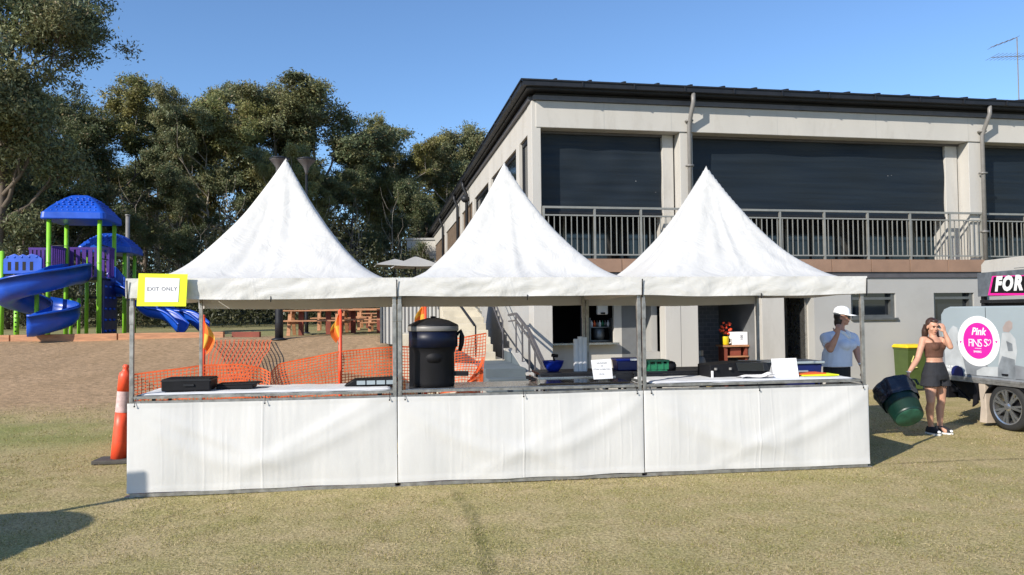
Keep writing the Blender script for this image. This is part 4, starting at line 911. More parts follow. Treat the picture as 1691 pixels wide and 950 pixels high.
def slats(p0, p1, z0, z1, mat, name='barrier_panel', n=7):
    p0 = Vector(p0); p1 = Vector(p1); m = MB(); L_ = (p1-p0).length; d = (p1-p0)/L_
    m.bar(p0+Vector((0, 0, z1-.03)), p1+Vector((0, 0, z1-.03)), .045, .07); m.bar(p0+Vector((0, 0, z0+.03)), p1+Vector((0, 0, z0+.03)), .045, .06)
    for k in range(n):
        q = p0+d*(L_*(k+.5)/n); m.bar(q+Vector((0, 0, z0+.061)), q+Vector((0, 0, z1-.066)), L_/n*.66, .035, up=tuple(Vector((0, 0, 1)).cross(d)))
    return m.build(name, mat, pg)
slats((.07, a, 0), (a-.07, a, 0), DK+.02, DK+.98, 'purple')
slats((0, .2, 0), (0, a-.07, 0), DK+.02, DK+.95, 'purple')
slats((-1.0, a*.9, 0), (-.08, a*.9, 0), DK-.1, DK+.95, 'purple', n=8)
slats((a+.02, .75, 0), (a+.02, a-.05, 0), DK+.02, DK+.95, 'purple', n=4)
for z in (DK+.95, DK+.55):
    m = MB(); m.tube([(a, .0, z), (a+.02, .7, z)], .018, 8); m.build('grab_rail', 'fascia', pg, smooth=True)
m = MB(); m.tube([(.55, -.02, DK), (.55, -.02, DK+.9), (.05, -.02, DK+.92)], .018, 8)
m.build('grab_rail', 'fascia', pg, smooth=True)
# castle panel on the left deck
pc = PW(6, 450, 22.6); pd_ = PW(70, 450, 22.6); Lc = (pd_-pc).length
m = MB(); d = (pd_-pc).normalized(); zb = pc.z-.05; H = .60
poly = [(0, 0), (Lc, 0), (Lc, H*.75), (Lc*.88, H*.92), (Lc*.72, H), (Lc*.6, H*.9), (Lc*.5, H*.98), (Lc*.4, H*.9), (Lc*.28, H), (Lc*.12, H*.88), (0, H*.72)]
TT = Matrix.Translation((pc.x, pc.y, zb)) @ Matrix.Rotation(math.atan2(d.y, d.x), 4, 'Z'); m.T = TT
m.prism(poly, 'y', -.03, .03); q = m.build('castle_panel', 'blue_plastic', pg, bevel=.012)
for k in range(4): m = MB(); m.T = TT; m.box(.14+k*.22, .24+k*.22, -.034, .034, .1, .36); m.build('panel_slot', 'black', q)
for k in range(5): m = MB(); m.T = TT; m.ell((.12+k*.22, -.03, .50), (.035, .02, .035), seg=8, rings=5); m.build('panel_knob', 'blue_plastic', q, smooth=True)
pe = PW(2, 553, 22.6); post(pe.x, pe.y, 2.6); pe = PW(75, 553, 23.3); 
pf = PW(27, 553, 22.0); post(pf.x, pf.y, 1.0, .07, 'perforated_post')
for k in range(7): m = MB(); m.ell((pf.x, pf.y-.065, .1+k*.13), (.028, .012, .028), seg=8, rings=4); m.build('post_hole', 'black', pg)
m = MB(); m.box(pc.x-.3, pc.x+Lc, pc.y-.0, pc.y+1.1, zb-.12, zb-.03); m.build('deck', 'fascia', pg)
# slides: U channel swept along a path
def chute(path, up=None, r=.30, wall_=.2, name='slide', th=.035, outer=None):
    path = [Vector(p) for p in path]; n = len(path); R2 = []
    for i, p in enumerate(path):
        d = (path[min(i+1, n-1)]-path[max(i-1, 0)]).normalized(); s = d.cross(Vector((0, 0, 1))).normalized(); u = s.cross(d).normalized()
        prof = []; wo = wall_ if outer is None else outer
        for k in range(9):
            an = math.pi+math.pi*k/8; prof.append((math.cos(an)*r, r+math.sin(an)*r))
        prof = [(-r-.05, r+wall_), (-r, r+wall_+.03)]+prof+[(r, r+wo+.03), (r+.05, r+wo)]
        ip = [(x*1.0, z) for x, z in prof]; op = [(x*(1+th/r), z-th) for x, z in prof[1:-1]][::-1]
        op = [(r+.05, r+wo-.05)]+op+[(-r-.05, r+wall_-.05)]
        R2.append([p+s*x+u*z for x, z in ip+op])
    m = MB(); m.loft(R2); return m.build(name, 'blue_plastic', pg, smooth=True)
cc = PW(60, 553, 21.3); Rr = .70; path = []
s0 = PW(122, 470, 21.9)
N_ = 60
for k in range(N_+1):
    f = k/N_; th = R_(5-440*f); zz = 1.55-1.42*f**.95
    path.append(Vector((cc.x+Rr*math.cos(th), cc.y+Rr*math.sin(th), zz)))
e = path[-1]; dd = (path[-1]-path[-2]).normalized()
path = [Vector((s0.x+.05, .1, 1.62)), Vector((s0.x-.02, -.15, 1.60))] + path[2:] + [e+Vector((dd.x, dd.y, 0))*.15]
chute(path, r=.33, wall_=.22, outer=None, name='spiral_slide')
m = MB(); m.tube([(cc.x, cc.y, -.1), (cc.x, cc.y, 1.3)], .06, 12); m.build('slide_post', 'green_post', pg, smooth=True)
def wavy(p0, p1, z0, z1, n=24):
    P = []
    for k in range(n+1):
        f = k/n; q = Vector(p0).lerp(Vector(p1), f); z = z0+(z1-z0)*f+.10*math.sin(f*math.pi*3.2)
        P.append(Vector((q.x, q.y, max(.12, z))))
    return P
A0 = PW(192, 500, 23.6); A1 = PW(300, 548, 23.2); B0_ = PW(222, 500, 24.6); B1 = PW(338, 548, 24.2)
chute(wavy((A0.x, A0.y, 0), (A1.x, A1.y, 0), 1.35, .12), r=.24, wall_=.05, name='wavy_slide')
chute(wavy((B0_.x, B0_.y, 0), (B1.x, B1.y, 0), 1.25, .10), r=.24, wall_=.05, name='wavy_slide')
m = MB(); q0 = PW(190, 500, 23.5); m.T = Matrix.Translation((q0.x, q0.y, 1.25)); m.prism([(-.25, 0), (.3, 0), (.28, .6), (.0, .95), (-.25, .7)], 'y', -.03, .03); m.prism([(-.25, 0), (.1, 0), (.1, .5), (-.25, .6)], 'x', .3, .35); m.build('slide_hood', 'blue_plastic', pg, bevel=.015)
# climbing wall at the right of the tower
m = MB(); m.T = Matrix.Rotation(0, 4, 'Z'); m.prism([(.06, .05), (1.3, .05), (1.3, DK-.1), (.06, DK-.1)], 'x', a+.05, a+.12); cw = m.build('climbing_wall', M['navy'], pg, bevel=.015)
for k in range(14): m = MB(); m.ell((a+.13, .15+(k % 3)*.4, .2+(k//3)*.33), (.05, .06, .04), seg=8, rings=5); m.build('hand_hold', 'blue_plastic', cw, smooth=True)
for px, D, h in ((117, 23.6, 1.2), (206, 24.8, 2.6), (130, 24.2, 1.2), (60, 24.0, 1.4)):
    q = PW(px, 553, D); post(q.x, q.y, h, .05)
m = MB(); q = PW(198, 553, 24.0); m.box(q.x-.15, q.x+.1, q.y, q.y+.3, 1.4, 2.0); m.build('side_panel', 'green_post', pg, bevel=.02)
# ------------------------------------------------------------------ log border
def timber(label, px0, px1, D0, D1, th, mat):
    a0 = W(px0, 555, D0); b0 = W(px1, 555, D1); a0.z = terrain(a0.x, a0.y)-.04; b0.z = terrain(b0.x, b0.y)-.04; n = max(1, int((b0-a0).length/2.4)); o = a0.copy()
    t = MB()
    for k in range(n):
        p = a0.lerp(b0, k/n)-o; q = a0.lerp(b0, (k+1)/n-.004)-o; t.bar(p+Vector((0, 0, th/2)), q+Vector((0, 0, th/2)), .14, th)
    ob_ = t.build('log_border', mat, None, loc=o, bevel=.01); tag(ob_, label, 'timber edging')
timber('long pale timber edging in front of the playground', -160, 372, 20.9, 21.3, .22, 'timber_pale' if 'timber_pale' in M else 'timber')
timber('short dark timber edging between the playground and the black pole', 384, 430, 21.6, 21.6, .2, 'timber_red')
# ------------------------------------------------------------------ picnic tables
def picnic():
    t = thing('picnic_table', 'x', 'picnic table', (0, 0, 0), 0, 'timber picnic tables on the lawn rise')
    m = MB()
    for k in range(5): m.box(-.95, .95, -.36+k*.148, -.36+k*.148+.135, .72, .76)
    m.build('tabletop', 'timber', t, bevel=.004)
    for s in (-1, 1):
        m = MB()
        for k in range(2): y = s*.72+(k-.5)*.15; m.box(-.95, .95, y-.065, y+.065, .42, .46)
        m.build('bench', 'timber', t, bevel=.004)
    for x in (-.68, .68):
        m = MB(); m.bar((x, -.55, 0), (x, -.20, .715), .045, .10, up=(1, 0, 0)); m.bar((x, .55, 0), (x, .20, .715), .045, .10, up=(1, 0, 0)); m.bar((x+.048, -.78, .385), (x+.048, .78, .385), .045, .09); m.bar((x+.048, -.36, .68), (x+.048, .36, .68), .045, .07)
        m.build('trestle', 'timber', t)
    for x in (-.4, .4): m = MB(); m.box(x-.07, x+.07, -.07, .07, 0, .718); m.build('centre_post', 'timber_red', t)
    return t
pt0 = picnic()
spots = [(520, 22.6, .12, 'nearest timber picnic table, just right of the thick black pole'), (605, 23.6, .06, 'timber picnic table behind the drooping left facing flag'), (646, 25.6, .1, 'timber picnic table seen behind the shared leg of two stalls'), (560, 27.0, .2, 'timber picnic table behind the nearest one'), (690, 27.5, .0, 'timber picnic table left of the black cooker'), (625, 29.5, .1, 'farthest timber picnic table in the shade under the umbrella')]
for i, (px, D, rz, lb) in enumerate(spots):
    o = pt0 if i == 0 else copy_tree(pt0); p = W(px, 540, D); o.location = (p.x, D, terrain(p.x, D)); o.rotation_euler = (0, 0, rz); o['label'] = lb
# ------------------------------------------------------------------ lamp posts
def lamp(label, px, D, ytop, rp, hr):
    p = W(px, ytop, D); z = terrain(p.x, D); t = thing('lamp_post', label, 'lamp post', (p.x, D, z), 0, None); H = p.z-z
    m = MB(); m.tube([(0, 0, -.02), (0, 0, .5), (0, 0, 2.0), (0, 0, H-.5)], [rp*1.0, rp, rp*.72, rp*.55], 16); m.lathe([(rp*1.9, 0), (rp*1.9, .03), (rp*1.1, .06)], seg=16); m.build('pole', 'fascia', t, smooth=True)
    m = MB(); m.lathe([(rp*.55, H-.5), (rp*.8, H-.42), (hr*.35, H-.25), (hr*.9, H-.06), (hr, H-.03)], seg=22); hd = m.build('lantern', 'trim', t, smooth=True)
    m = MB(); m.lathe([(hr*1.04, H-.029), (hr*1.04, H-.0), (hr*.5, H+.05), (0, H+.06)], seg=22); m.build('cover', 'fascia', hd, smooth=True)
lamp('thick black lamp post left of the picnic tables, its head behind the left canopy peak', 461, 20.8, 262, .11, .26)
lamp('slim lamp post whose cone shaped head shows right of the left canopy peak', 506, 24, 263, .06, .29)
# grey slim post in the trees behind the playground
p = W(211, 356, 27); t = thing('street_pole', 'plain slim dark pole standing between the playground and the trees', 'pole', (p.x, 27, terrain(p.x, 27)))
m = MB(); m.tube([(0, 0, 0), (0, 0, p.z-terrain(p.x, 27))], .07, 10); m.lathe([(.09, p.z-terrain(p.x, 27)-.02), (.09, p.z-terrain(p.x, 27)+.03)], seg=10); m.build('pole', 'pipe', t, smooth=True)
# ------------------------------------------------------------------ grey umbrella
def umbrella(label, px, D, yt, ye, wd, col='render_grey'):
    p = W(px, yt, D); z = terrain(p.x, D); H = p.z-z; He = W(px, ye, D).z-z
    t = thing('patio_umbrella', label, 'umbrella', (p.x, D, z), .25, None); r = wd/2
    m = MB(); rings = []
    for q, zz in ((1, He), (.98, He+.03), (.5, He+(H-He)*.56), (.1, H-.02), (.02, H)):
        P = []
        for k in range(4):
            for j in range(6):
                a0 = Vector((math.cos(R_(45+90*k)), math.sin(R_(45+90*k)), 0)); b0 = Vector((math.cos(R_(135+90*k)), math.sin(R_(135+90*k)), 0)); v = a0.lerp(b0, j/6)*r*1.414*q
                P.append((v.x, v.y, zz-.03*math.sin(math.pi*j/6)*q))
        rings.append(P)
    m.loft(rings); m.build('canopy', col, t)
    m = MB()
    for k in range(4): m.bar((math.cos(R_(45+90*k))*r*1.38, math.sin(R_(45+90*k))*r*1.38, He+.01-.04), (0, 0, H-.1), .02)
    m.build('ribs', 'fascia', t)
    m = MB(); m.tube([(0, 0, 0), (0, 0, H+.05)], .03, 10); m.box(-.3, .3, -.3, .3, 0, .07); m.build('stand', 'fascia', t)
umbrella('grey square umbrella showing between the left and middle canopies', 686, 29, 424, 441, 1.75)
umbrella('second grey umbrella half hidden behind the left canopy edge', 652, 33, 428, 439, 1.7)
# ------------------------------------------------------------------ box canopy vehicle at the right
vd = Vector((.2, -.98, 0)).normalized(); vs = Vector((vd.y*-1, vd.x, 0)); vs = Vector((.98, .2, 0))
Wc = G(1665, 712, -.0); vrz = math.atan2(-vd.y, -vd.x)   # local +x points to the far (rear) end
ut = thing('service_ute', 'blue grey box bodied ute with a pink round logo panel, parked nose towards the viewer', 'utility vehicle', (Wc.x, Wc.y, 0), math.atan2(vd.y, vd.x))
# local x: towards the camera (front of the ute); local y: to the right side away from the visible panel; visible side plane y=0
yb = 1.85; xr = -1.28; xf = 1.35
m = MB(); prof = [(xr+.02, .74), (xf, .74), (xf, 1.83), (xr+.22, 1.83), (xr+.10, 1.79), (xr+.03, 1.70)]
m.prism(prof, 'y', .0, yb); body = m.build('box_body', 'van', ut, bevel=.02)
m = MB(); m.box(xr, xf, -.03, yb+.03, .655, .735); m.box(xr, xf, -.035, -.0305, .70, .72); m.build('tray', 'alu', ut, bevel=.006)
m = MB(); m.box(xr, xf, .15, yb-.15, .45, .652); m.box(xr-.02, xr+.05, .1, yb-.1, .35, .652); m.build('chassis', 'black', ut)
m = MB(); m.box(xr+.03, xr+.25, -.02, .0, .60, .65)
for y in (0.0, yb-.2):
    for xx in (0, 3.0):
        m = MB(); c = Vector((xx, y+.1, .345)); m.T = Matrix.Translation(c) @ Matrix.Rotation(R_(90), 4, 'X')
        m.lathe([(.245, -.10), (.30, -.105), (.335, -.09), (.345, -.05), (.345, .05), (.335, .09), (.30, .105), (.245, .10)], seg=48, cap=False)
        wl = m.build('wheel', 'tyre', ut, smooth=True)
        sg_ = 1 if y < 1 else -1
        m = MB(); m.T = Matrix.Translation(c) @ Matrix.Rotation(R_(90), 4, 'X')
        m.lathe([(.252, .098*sg_), (.256, .106*sg_), (.235, .10*sg_), (.225, .03*sg_), (.225, -.08*sg_)], seg=48, cap=False)
        for k in range(7):
            for o_ in (-.14, .14):
                an = 2*math.pi*k/7; m.bar((.04*math.cos(an), .04*math.sin(an), .085*sg_), (.235*math.cos(an+o_), .235*math.sin(an+o_), .09*sg_), .034, .022)
        m.lathe([(.05, .05*sg_), (.06, .095*sg_), (.03, .105*sg_), (0, .106*sg_)], seg=20)
        m.build('rim', 'rim', wl, smooth=False)
        m = MB(); m.T = Matrix.Translation(c) @ Matrix.Rotation(R_(90), 4, 'X'); m.lathe([(0, .0), (.15, .0), (.15, .02*sg_), (0, .02*sg_)], seg=30); m.build('brake_disc', 'black', wl)
m = MB(); m.prism([(-.50, .655), (-.38, .655), (-.36, .18), (-.37, .06), (-.50, .06), (-.47, .3)], 'y', -.02, .22); m.build('mudflap', 'dustgrey', ut, bevel=.008)
m = MB(); m.prism([(-.56, .655), (-.50, .655), (-.52, .35), (-.62, .28)], 'y', -.03, .0); m.build('flap_stay', 'black', ut)
m = MB(); pth = []
for k in range(13):
    an = R_(-5+k*190/12); pth.append((.42*math.cos(an), .1, .345+.40*math.sin(an)*.9))
m = MB()
for y0 in (-.02,):
    m.loft([[Vector(p)+Vector((0, dy, dz)) for dy, dz in ((-.12, 0), (.12, 0), (.12, .02), (-.12, .02))] for p in pth])
m.build('wheel_guard', 'black', ut)
m = MB(); m.bar((-1.2, .05, .66), (-.75, .05, .36), .03); m.box(-1.15, -.7, .2, .7, .36, .62); m.build('tow_gear', 'black', ut)
m = MB(); m.T = Matrix.Translation((-.92, .03, .78)) @ Matrix.Rotation(R_(90), 4, 'X'); m.lathe([(0, 0), (.115, 0), (.115, .05), (0, .05)], seg=24); m.build('fuel_cap', M['navy'], ut)
# cab
m = MB(); m.prism([(1.42, .5), (4.1, .5), (4.15, .95), (3.2, 1.1), (2.6, 1.68), (1.5, 1.70), (1.42, 1.6)], 'y', .06, yb-.06); cab = m.build('cab', 'van', ut, bevel=.05)
m = MB(); m.prism([(1.6, 1.12), (2.95, 1.12), (2.52, 1.60), (1.6, 1.62)], 'y', .05, .058); m.build('side_window', 'glass', cab)
m = MB()
for xx in (-.35, .62): m.box(xx, xx+.008, -.002, .003, .76, 1.81)
m.box(xr+.05, xf, -.003, .003, .765, .771)
m.build('panel_seam', 'fascia', body)['kind'] = 'stuff'
# livery
VS = Matrix.Rotation(R_(90), 4, 'X')
def disc(cx, cz, rx, rz_, y0, y1, mat, name, par, n=48):
    m = MB(); m.prism([(cx+rx*math.cos(2*math.pi*k/n), cz+rz_*math.sin(2*math.pi*k/n)) for k in range(n)], 'y', y1, y0); return m.build(name, mat, par)
def side_pt(px, py):
    P0_ = Vector((Wc.x, Wc.y, 0)); n_ = Vector((-vd.y, vd.x, 0)); q = PL(px, py, P0_, n_)-P0_; return q.dot(vd), q.z
cx, cz = side_pt(1616.5, 563.5); x1, _z = side_pt(1651, 563.5); _x, z1 = side_pt(1616, 522); x0, _z = side_pt(1582, 563.5)
cx = (x0+x1)/2; rx = (x1-x0)/2; rz_ = z1-cz
dsc = disc(cx, cz, rx, rz_, -.001, -.005, 'print_white', 'logo_disc', body); disc(cx, cz+.005, rx*.71, rz_*.72, -.0055, -.008, 'pink', 'logo_centre', dsc)
def vt(txt, px, py, size, mat='print_white', bold=.0, shear=0, par=dsc, sp=1.0, y=-.0085):
    x, z = side_pt(px, py); return text_mesh('lettering', txt, size, mat, par, Matrix.Translation((x, y, z)) @ VS, bold=bold, shear=shear, depth=.0006, space=sp)
vt('Pink', 1616, 548, .155, bold=.004, shear=.25); vt('FINS', 1611, 567, .17, bold=-.001, sp=.78); vt('SHARKS', 1615, 581, .042, bold=.001)
q = vt('S', 1628.5, 567, .17, bold=-.001)
# heart shaped mirror of the last letter
x_, z_ = side_pt(1633, 566)
m = MB(); hp = [(.0, -.045), (-.045, .005), (-.04, .04), (-.015, .045), (0, .025), (.015, .045), (.04, .04), (.045, .005)]
for a_, b_ in zip(hp, hp[1:]+hp[:1]): m.bar((x_+a_[0], -.009, z_+a_[1]), (x_+b_[0], -.009, z_+b_[1]), .008, .001, up=(0, 1, 0))
m.build('heart_outline', 'print_white', dsc)
x_, z_ = side_pt(1616, 575.5); m = MB(); m.box(x_-.06, x_+.06, -.0095, -.0085, z_-.003, z_+.003); m.build('rule_line', 'print_white', dsc)
for px in (1587, 1646):
    x_, z_ = side_pt(px, 565); m = MB(); m.prism([(x_+a_*.42, z_+b_*.42) for a_, b_ in hp], 'y', -.008, -.0055); m.build('small_heart', 'pink', dsc)
# printed faint figures (flat pictures on the panel)
M['print_grey'] = pmat('faded_print_grey', (.19, .21, .23), .35, var=.35, scale=5); M['print_pale'] = pmat('faded_print_pale', (.42, .44, .45), .35, var=.15, scale=5); M['print_tan'] = pmat('faded_print_skin', (.34, .28, .26), .35, var=.1, scale=5); M['print_mid'] = pmat('faded_print_mid', (.20, .215, .235), .35, var=.3, scale=4)
def blob(pts, mat, y): 
    P = [side_pt(*p) for p in pts]; m = MB(); m.prism(P, 'y', y-.0006, y); m.build('printed_figure', mat, body)
blob([(1551, 617), (1553, 575), (1560, 560), (1580, 556), (1600, 560), (1612, 590), (1640, 612), (1660, 600), (1691, 606), (1700, 634), (1640, 628), (1600, 623)], 'print_mid', -.0012)
blob([(1568, 545), (1574, 538), (1581, 541), (1583, 550), (1580, 566), (1590, 590), (1597, 620), (1562, 616), (1560, 570)], 'print_pale', -.0020)
blob([(1613, 612), (1625, 606), (1648, 606), (1648, 622), (1613, 620)], 'print_pale', -.0020)
blob([(1661, 532), (1667, 529), (1672, 533), (1672, 542), (1666, 549), (1657, 548), (1656, 541)], 'print_tan', -.0020)
blob([(1655, 550), (1668, 549), (1677, 560), (1680, 580), (1676, 605), (1677, 627), (1650, 623), (1649, 600), (1652, 575)], 'print_pale', -.0020)
blob([(1655, 588), (1676, 594), (1678, 627), (1649, 623), (1649, 605)], 'print_grey', -.0030)
blob([(1662, 563), (1672, 568), (1673, 580), (1665, 580)], 'print_grey', -.0040)
x_, z_ = side_pt(1661, 619); m = MB(); m.box(x_-.05, x_+.05, -.03, -.0, z_-.012, z_+.012); m.build('catch', 'black', body, bevel=.006)
vt('THE FUTURE', 1574, 606, .05, bold=.001, par=body, y=-.004); vt('BEGINS', 1571, 611, .05, bold=.001, par=body, y=-.004)
# ------------------------------------------------------------------ food truck behind
fx = 9.32
ft = thing('food_truck', 'cream topped food truck with a black and pink sign reading FOR', 'food truck', (fx, 15.05, 0), -math.pi/2)
# local x = towards camera, local y = +X world ; visible side at y=0
m = MB(); m.box(0, 6.2, .04, 2.4, .45, 1.9); m.build('lower_body', 'black', ft)
m = MB(); m.prism([(-.0, 2.50), (6.2, 2.50), (6.2, 2.78), (.12, 2.74), (.0, 2.66)], 'y', .02, 2.4); m.build('roof_box', 'render', ft, bevel=.008)
m = MB(); m.box(1.0, 3.0, .008, .018, 2.54, 2.68); m.build('roof_panel', 'render', ft)
m = MB(); m.box(0, 6.2, -.06, .1, 2.03, 2.497); sgn = m.build('fascia_board', 'fb', ft, bevel=.006) if 'fb' in M else None
if sgn is None: M['fb'] = pmat('grey_leaf_print', (.10, .115, .135), .5, var=.3, scale=9); sgn = m.build('fascia_board', 'fb', ft, bevel=.006)
def ft_pt(px, py):
    q = PL(px, py, Vector((fx-.06, 0, 0)), Vector((1, 0, 0))); return 15.05-q.y, q.z
P = [ft_pt(1632, 488), ft_pt(1639, 456), ft_pt(1790, 452), ft_pt(1790, 488)]
m = MB(); m.prism(P, 'y', -.068, -.0605); m.build('sign_panel', 'pink', sgn)
P = [ft_pt(1636.5, 484), ft_pt(1642, 457.5), ft_pt(1790, 453), ft_pt(1790, 484)]
m = MB(); m.prism(P, 'y', -.074, -.0685); m.build('sign_face', 'black', sgn)
x_, z_ = ft_pt(1644, 470.5)
text_mesh('lettering', 'FOR', .36, 'print_white', sgn, Matrix.Translation((x_, -.076, z_)) @ VERT, bold=.022, shear=.22, align='LEFT', depth=.0012, space=1.22)
m = MB(); m.box(.0, 6.2, -.02, .0, 1.9, 1.96); m.box(0, .1, 0, .06, .45, 2.03); m.build('hatch_frame', 'fascia', ft)
for xx in (1.2, 5.0):
    m = MB(); m.T = Matrix.Translation((xx, .2, .34)) @ Matrix.Rotation(R_(90), 4, 'X'); m.lathe([(.0, -.1), (.34, -.1), (.34, .1), (0, .1)], seg=28); m.build('wheel', 'tyre', ft)
# ------------------------------------------------------------------ shade casters standing beside the photographer, left of the frame
dl = Vector((SD.x, SD.y, 0)).normalized(); tg_ = math.tan(R_(SUN_EL))
def cast(px, py, h): g = G(px, py); return g-dl*(h/tg_)
g0 = Vector((-3.80, 7.56, .22)); h_ = 2.45; b0 = g0-dl*((h_-.22)/tg_); b0.z = 0
fp = thing('feather_sign', 'thin pole with a small square panel left of the picture, casting the thin shadow line', 'sign', b0, TA)
m = MB(); m.tube([(0, 0, 0), (0, 0, h_-.1)], .04, 8); m.box(-.2, .2, -.2, .2, 0, .03); m.build('pole', 'fascia', fp)
m = MB(); m.box(-.12, .14, -.01, .01, h_-.24, h_+.04); m.build('panel', 'navy', fp)
def round_umb(label, c, h, r):
    t = thing('beach_umbrella', label, 'umbrella', (c.x, c.y, 0)); m = MB(); m.lathe([(r, h-.32), (r*.99, h-.29), (r*.75, h-.13), (r*.4, h-.03), (0, h)], seg=28); m.build('canopy', 'navy', t, smooth=True)
    m = MB(); m.tube([(0, 0, 0), (0, 0, h)], .02, 8); m.build('pole', 'fascia', t)
c_ = cast(84, 863, 2.1); round_umb('round dark umbrella left of the picture, casting the upper rounded shadow', c_, 2.1, .74)
c_ = cast(-10, 905, 1.9); round_umb('lower round dark umbrella left of the picture, casting the lower rounded shadow', c_, 1.9, .62)
# ------------------------------------------------------------------ people
def hand(m, wrist, direc, palm_n, size=.175, curl=.5, thumb=1):
    """palm and five fingers; direc = from wrist to the knuckles, palm_n = the way the palm faces"""
    d = Vector(direc).normalized(); n = Vector(palm_n); n = (n-d*n.dot(d)).normalized(); s = d.cross(n).normalized()*thumb
    w_ = Vector(wrist); pl = size*.5
    m.loft([[w_+d*q*pl+s*(a*wd)+n*(b*.013) for a, b in ((-1, 0), (-.7, -1), (0, -1.15), (.7, -1), (1, 0), (.7, 1), (0, 1), (-.7, 1))] for q, wd in ((-.12, .024), (.15, .028), (.6, .037), (1.0, .036))])
    for k, (o_, L_) in enumerate([(-.027, .36), (-.009, .45), (.009, .48), (.027, .44)]):
        L_ *= size; p = w_+d*pl*.93+s*o_; c = curl*(1+.08*k); P = [p-d*.02, p]
        dirv = d.copy()
        for seg_ in (.42, .33, .25):
            dirv = (dirv*math.cos(c*.75)+n*math.sin(c*.75)).normalized(); p = p+dirv*L_*seg_; P.append(p)
            c = c*1.05
            nn = n; n_l = (n-dirv*n.dot(dirv)); n = n_l.normalized() if n_l.length > 1e-3 else n
        n = Vector(palm_n); n = (n-d*n.dot(d)).normalized()
        m.tube(P, [.0095, .0095, .009, .0085, .007], 8)
    p = w_+d*pl*.3+s*(.03 if thumb else .03); t1 = (d*.55+s*.75+n*.35).normalized(); t2 = (d*.8+s*.3+n*.5).normalized()
    m.tube([p-t1*.02, p+t1*.028, p+t1*.028+t2*.03, p+t1*.028+t2*.052], [.013, .012, .0105, .008], 8)
def head(m, c, R3, s=1.0):
    """c centre of skull; R3 columns: right, forward(face), up"""
    f = lambda x, y, z: c+R3 @ Vector((x*s, y*s, z*s))
    m.ell(f(0, -.012, .028), (.072*s, .090*s, .088*s), R3, 20, 14)
    m.ell(f(0, .022, -.035), (.056*s, .062*s, .075*s), R3, 18, 12)
    m.ell(f(0, .062, -.085), (.022*s, .018*s, .018*s), R3, 10, 8)
    m.tube([f(0, .080, .012), f(0, .097, -.022), f(0, .085, -.032)], [.008*s, .013*s, .009*s], 8)
    m.ell(f(0, .080, -.058), (.022*s, .010*s, .008*s), R3, 10, 6)
    m.ell(f(0, .072, .03), (.05*s, .016*s, .012*s), R3, 12, 6)
    for q in (-1, 1):
        m.ell(f(q*.074, -.005, -.008), (.010*s, .020*s, .032*s), R3, 8, 8); m.ell(f(q*.04, .055, -.03), (.022*s, .02*s, .02*s), R3, 8, 6)
def face_details(c, R3, parent, s=1.0, closed=False):
    f = lambda x, y, z: c+R3 @ Vector((x*s, y*s, z*s))
    m = MB()
    for q in (-1, 1): m.ell(f(q*.030, .079, .010), (.012*s, .006*s, .004*s if closed else .006*s), R3, 10, 6)
    for q in (-1, 1): m.tube([f(q*.015, .086, .028), f(q*.03, .085, .032), f(q*.046, .074, .027)], .0035*s, 6)
    m.build('eyes', 'hair_dark', parent, smooth=True)
    m = MB(); m.tube([f(-.022, .081, -.058), f(0, .089, -.056), f(.022, .081, -.058)], [.002, .005*s, .002], 8); m.build('lips', pmat_lips, parent, smooth=True)
pmat_lips = pmat('lips', (.36, .10, .09), .5)
def R3_of(fwd, up=(0, 0, 1)):
    f = Vector(fwd).normalized(); u = Vector(up); r = f.cross(u).normalized(); u = r.cross(f).normalized(); return Matrix((r, f, u)).transposed()
def ring(c, rx, ry, right, fwd, n=20, dz=None, sq=2.0):
    P = []
    for k in range(n):
        a = 2*math.pi*k/n; ca, sa = math.cos(a), math.sin(a); e = 2/sq
        P.append(Vector(c)+right*rx*math.copysign(abs(ca)**e, ca)+fwd*ry*math.copysign(abs(sa)**e, sa))
    return P
# ---- young woman with the green bin
D1 = 10.9; gb = W(1545, 716, 10.95); ORG = Vector((gb.x, 10.95, 0))
def Q(px, py, D=10.95): return W(px, py, D)-ORG
pw = thing('person', 'young woman in brown crop top and black shorts, hand to forehead, holding a tilted bin', 'person', ORG)
right = Vector((.93, .36, 0)); fwd = Vector((.36, -.93, 0))       # right = image right, fwd = towards the viewer
hz = Q(1544, 612).z-.0
pel = Q(1544, 615); ch = Q(1542, 572); nk = Q(1542, 558); hc = Q(1540, 539.5)
m = MB()
# torso
m.loft([ring(pel+Vector((0, 0, -.10)), .150, .105, right, fwd), ring(pel+Vector((0, 0, -.02)), .172, .120, right, fwd), ring(pel+Vector((0, 0, .08)), .150, .105, right, fwd), ring(pel+Vector((0, 0, .17)), .122, .090, right, fwd),
        ring(ch+Vector((0, 0, -.09)), .125, .093, right, fwd), ring(ch+Vector((0, 0, .0)), .145, .105, right, fwd), ring(ch+Vector((0, 0, .07)), .158, .092, right, fwd), ring(nk+Vector((0, 0, -.025)), .130, .070, right, fwd), ring(nk+Vector((0, 0, .01)), .06, .055, right, fwd)])
for q in (-1, 1): m.ell(ch+right*q*.062+fwd*.062+Vector((0, 0, -.0)), (.060, .055, .060))
m.capsule(nk+Vector((0, 0, -.02)), hc+Vector((0, 0, -.05))-fwd*.02, .052, .048)
HR = R3_of(fwd*.9-right*.30+Vector((0, 0, -.22)))
head(m, hc, HR)
shL = Q(1524.5, 561.5); elL = Q(1515.5, 593, 10.85); wrL = Q(1500.5, 616, 10.72)
shR = Q(1560, 561.5); elR = Q(1569.5, 573, 10.72); wrR = Q(1560, 549, 10.74)
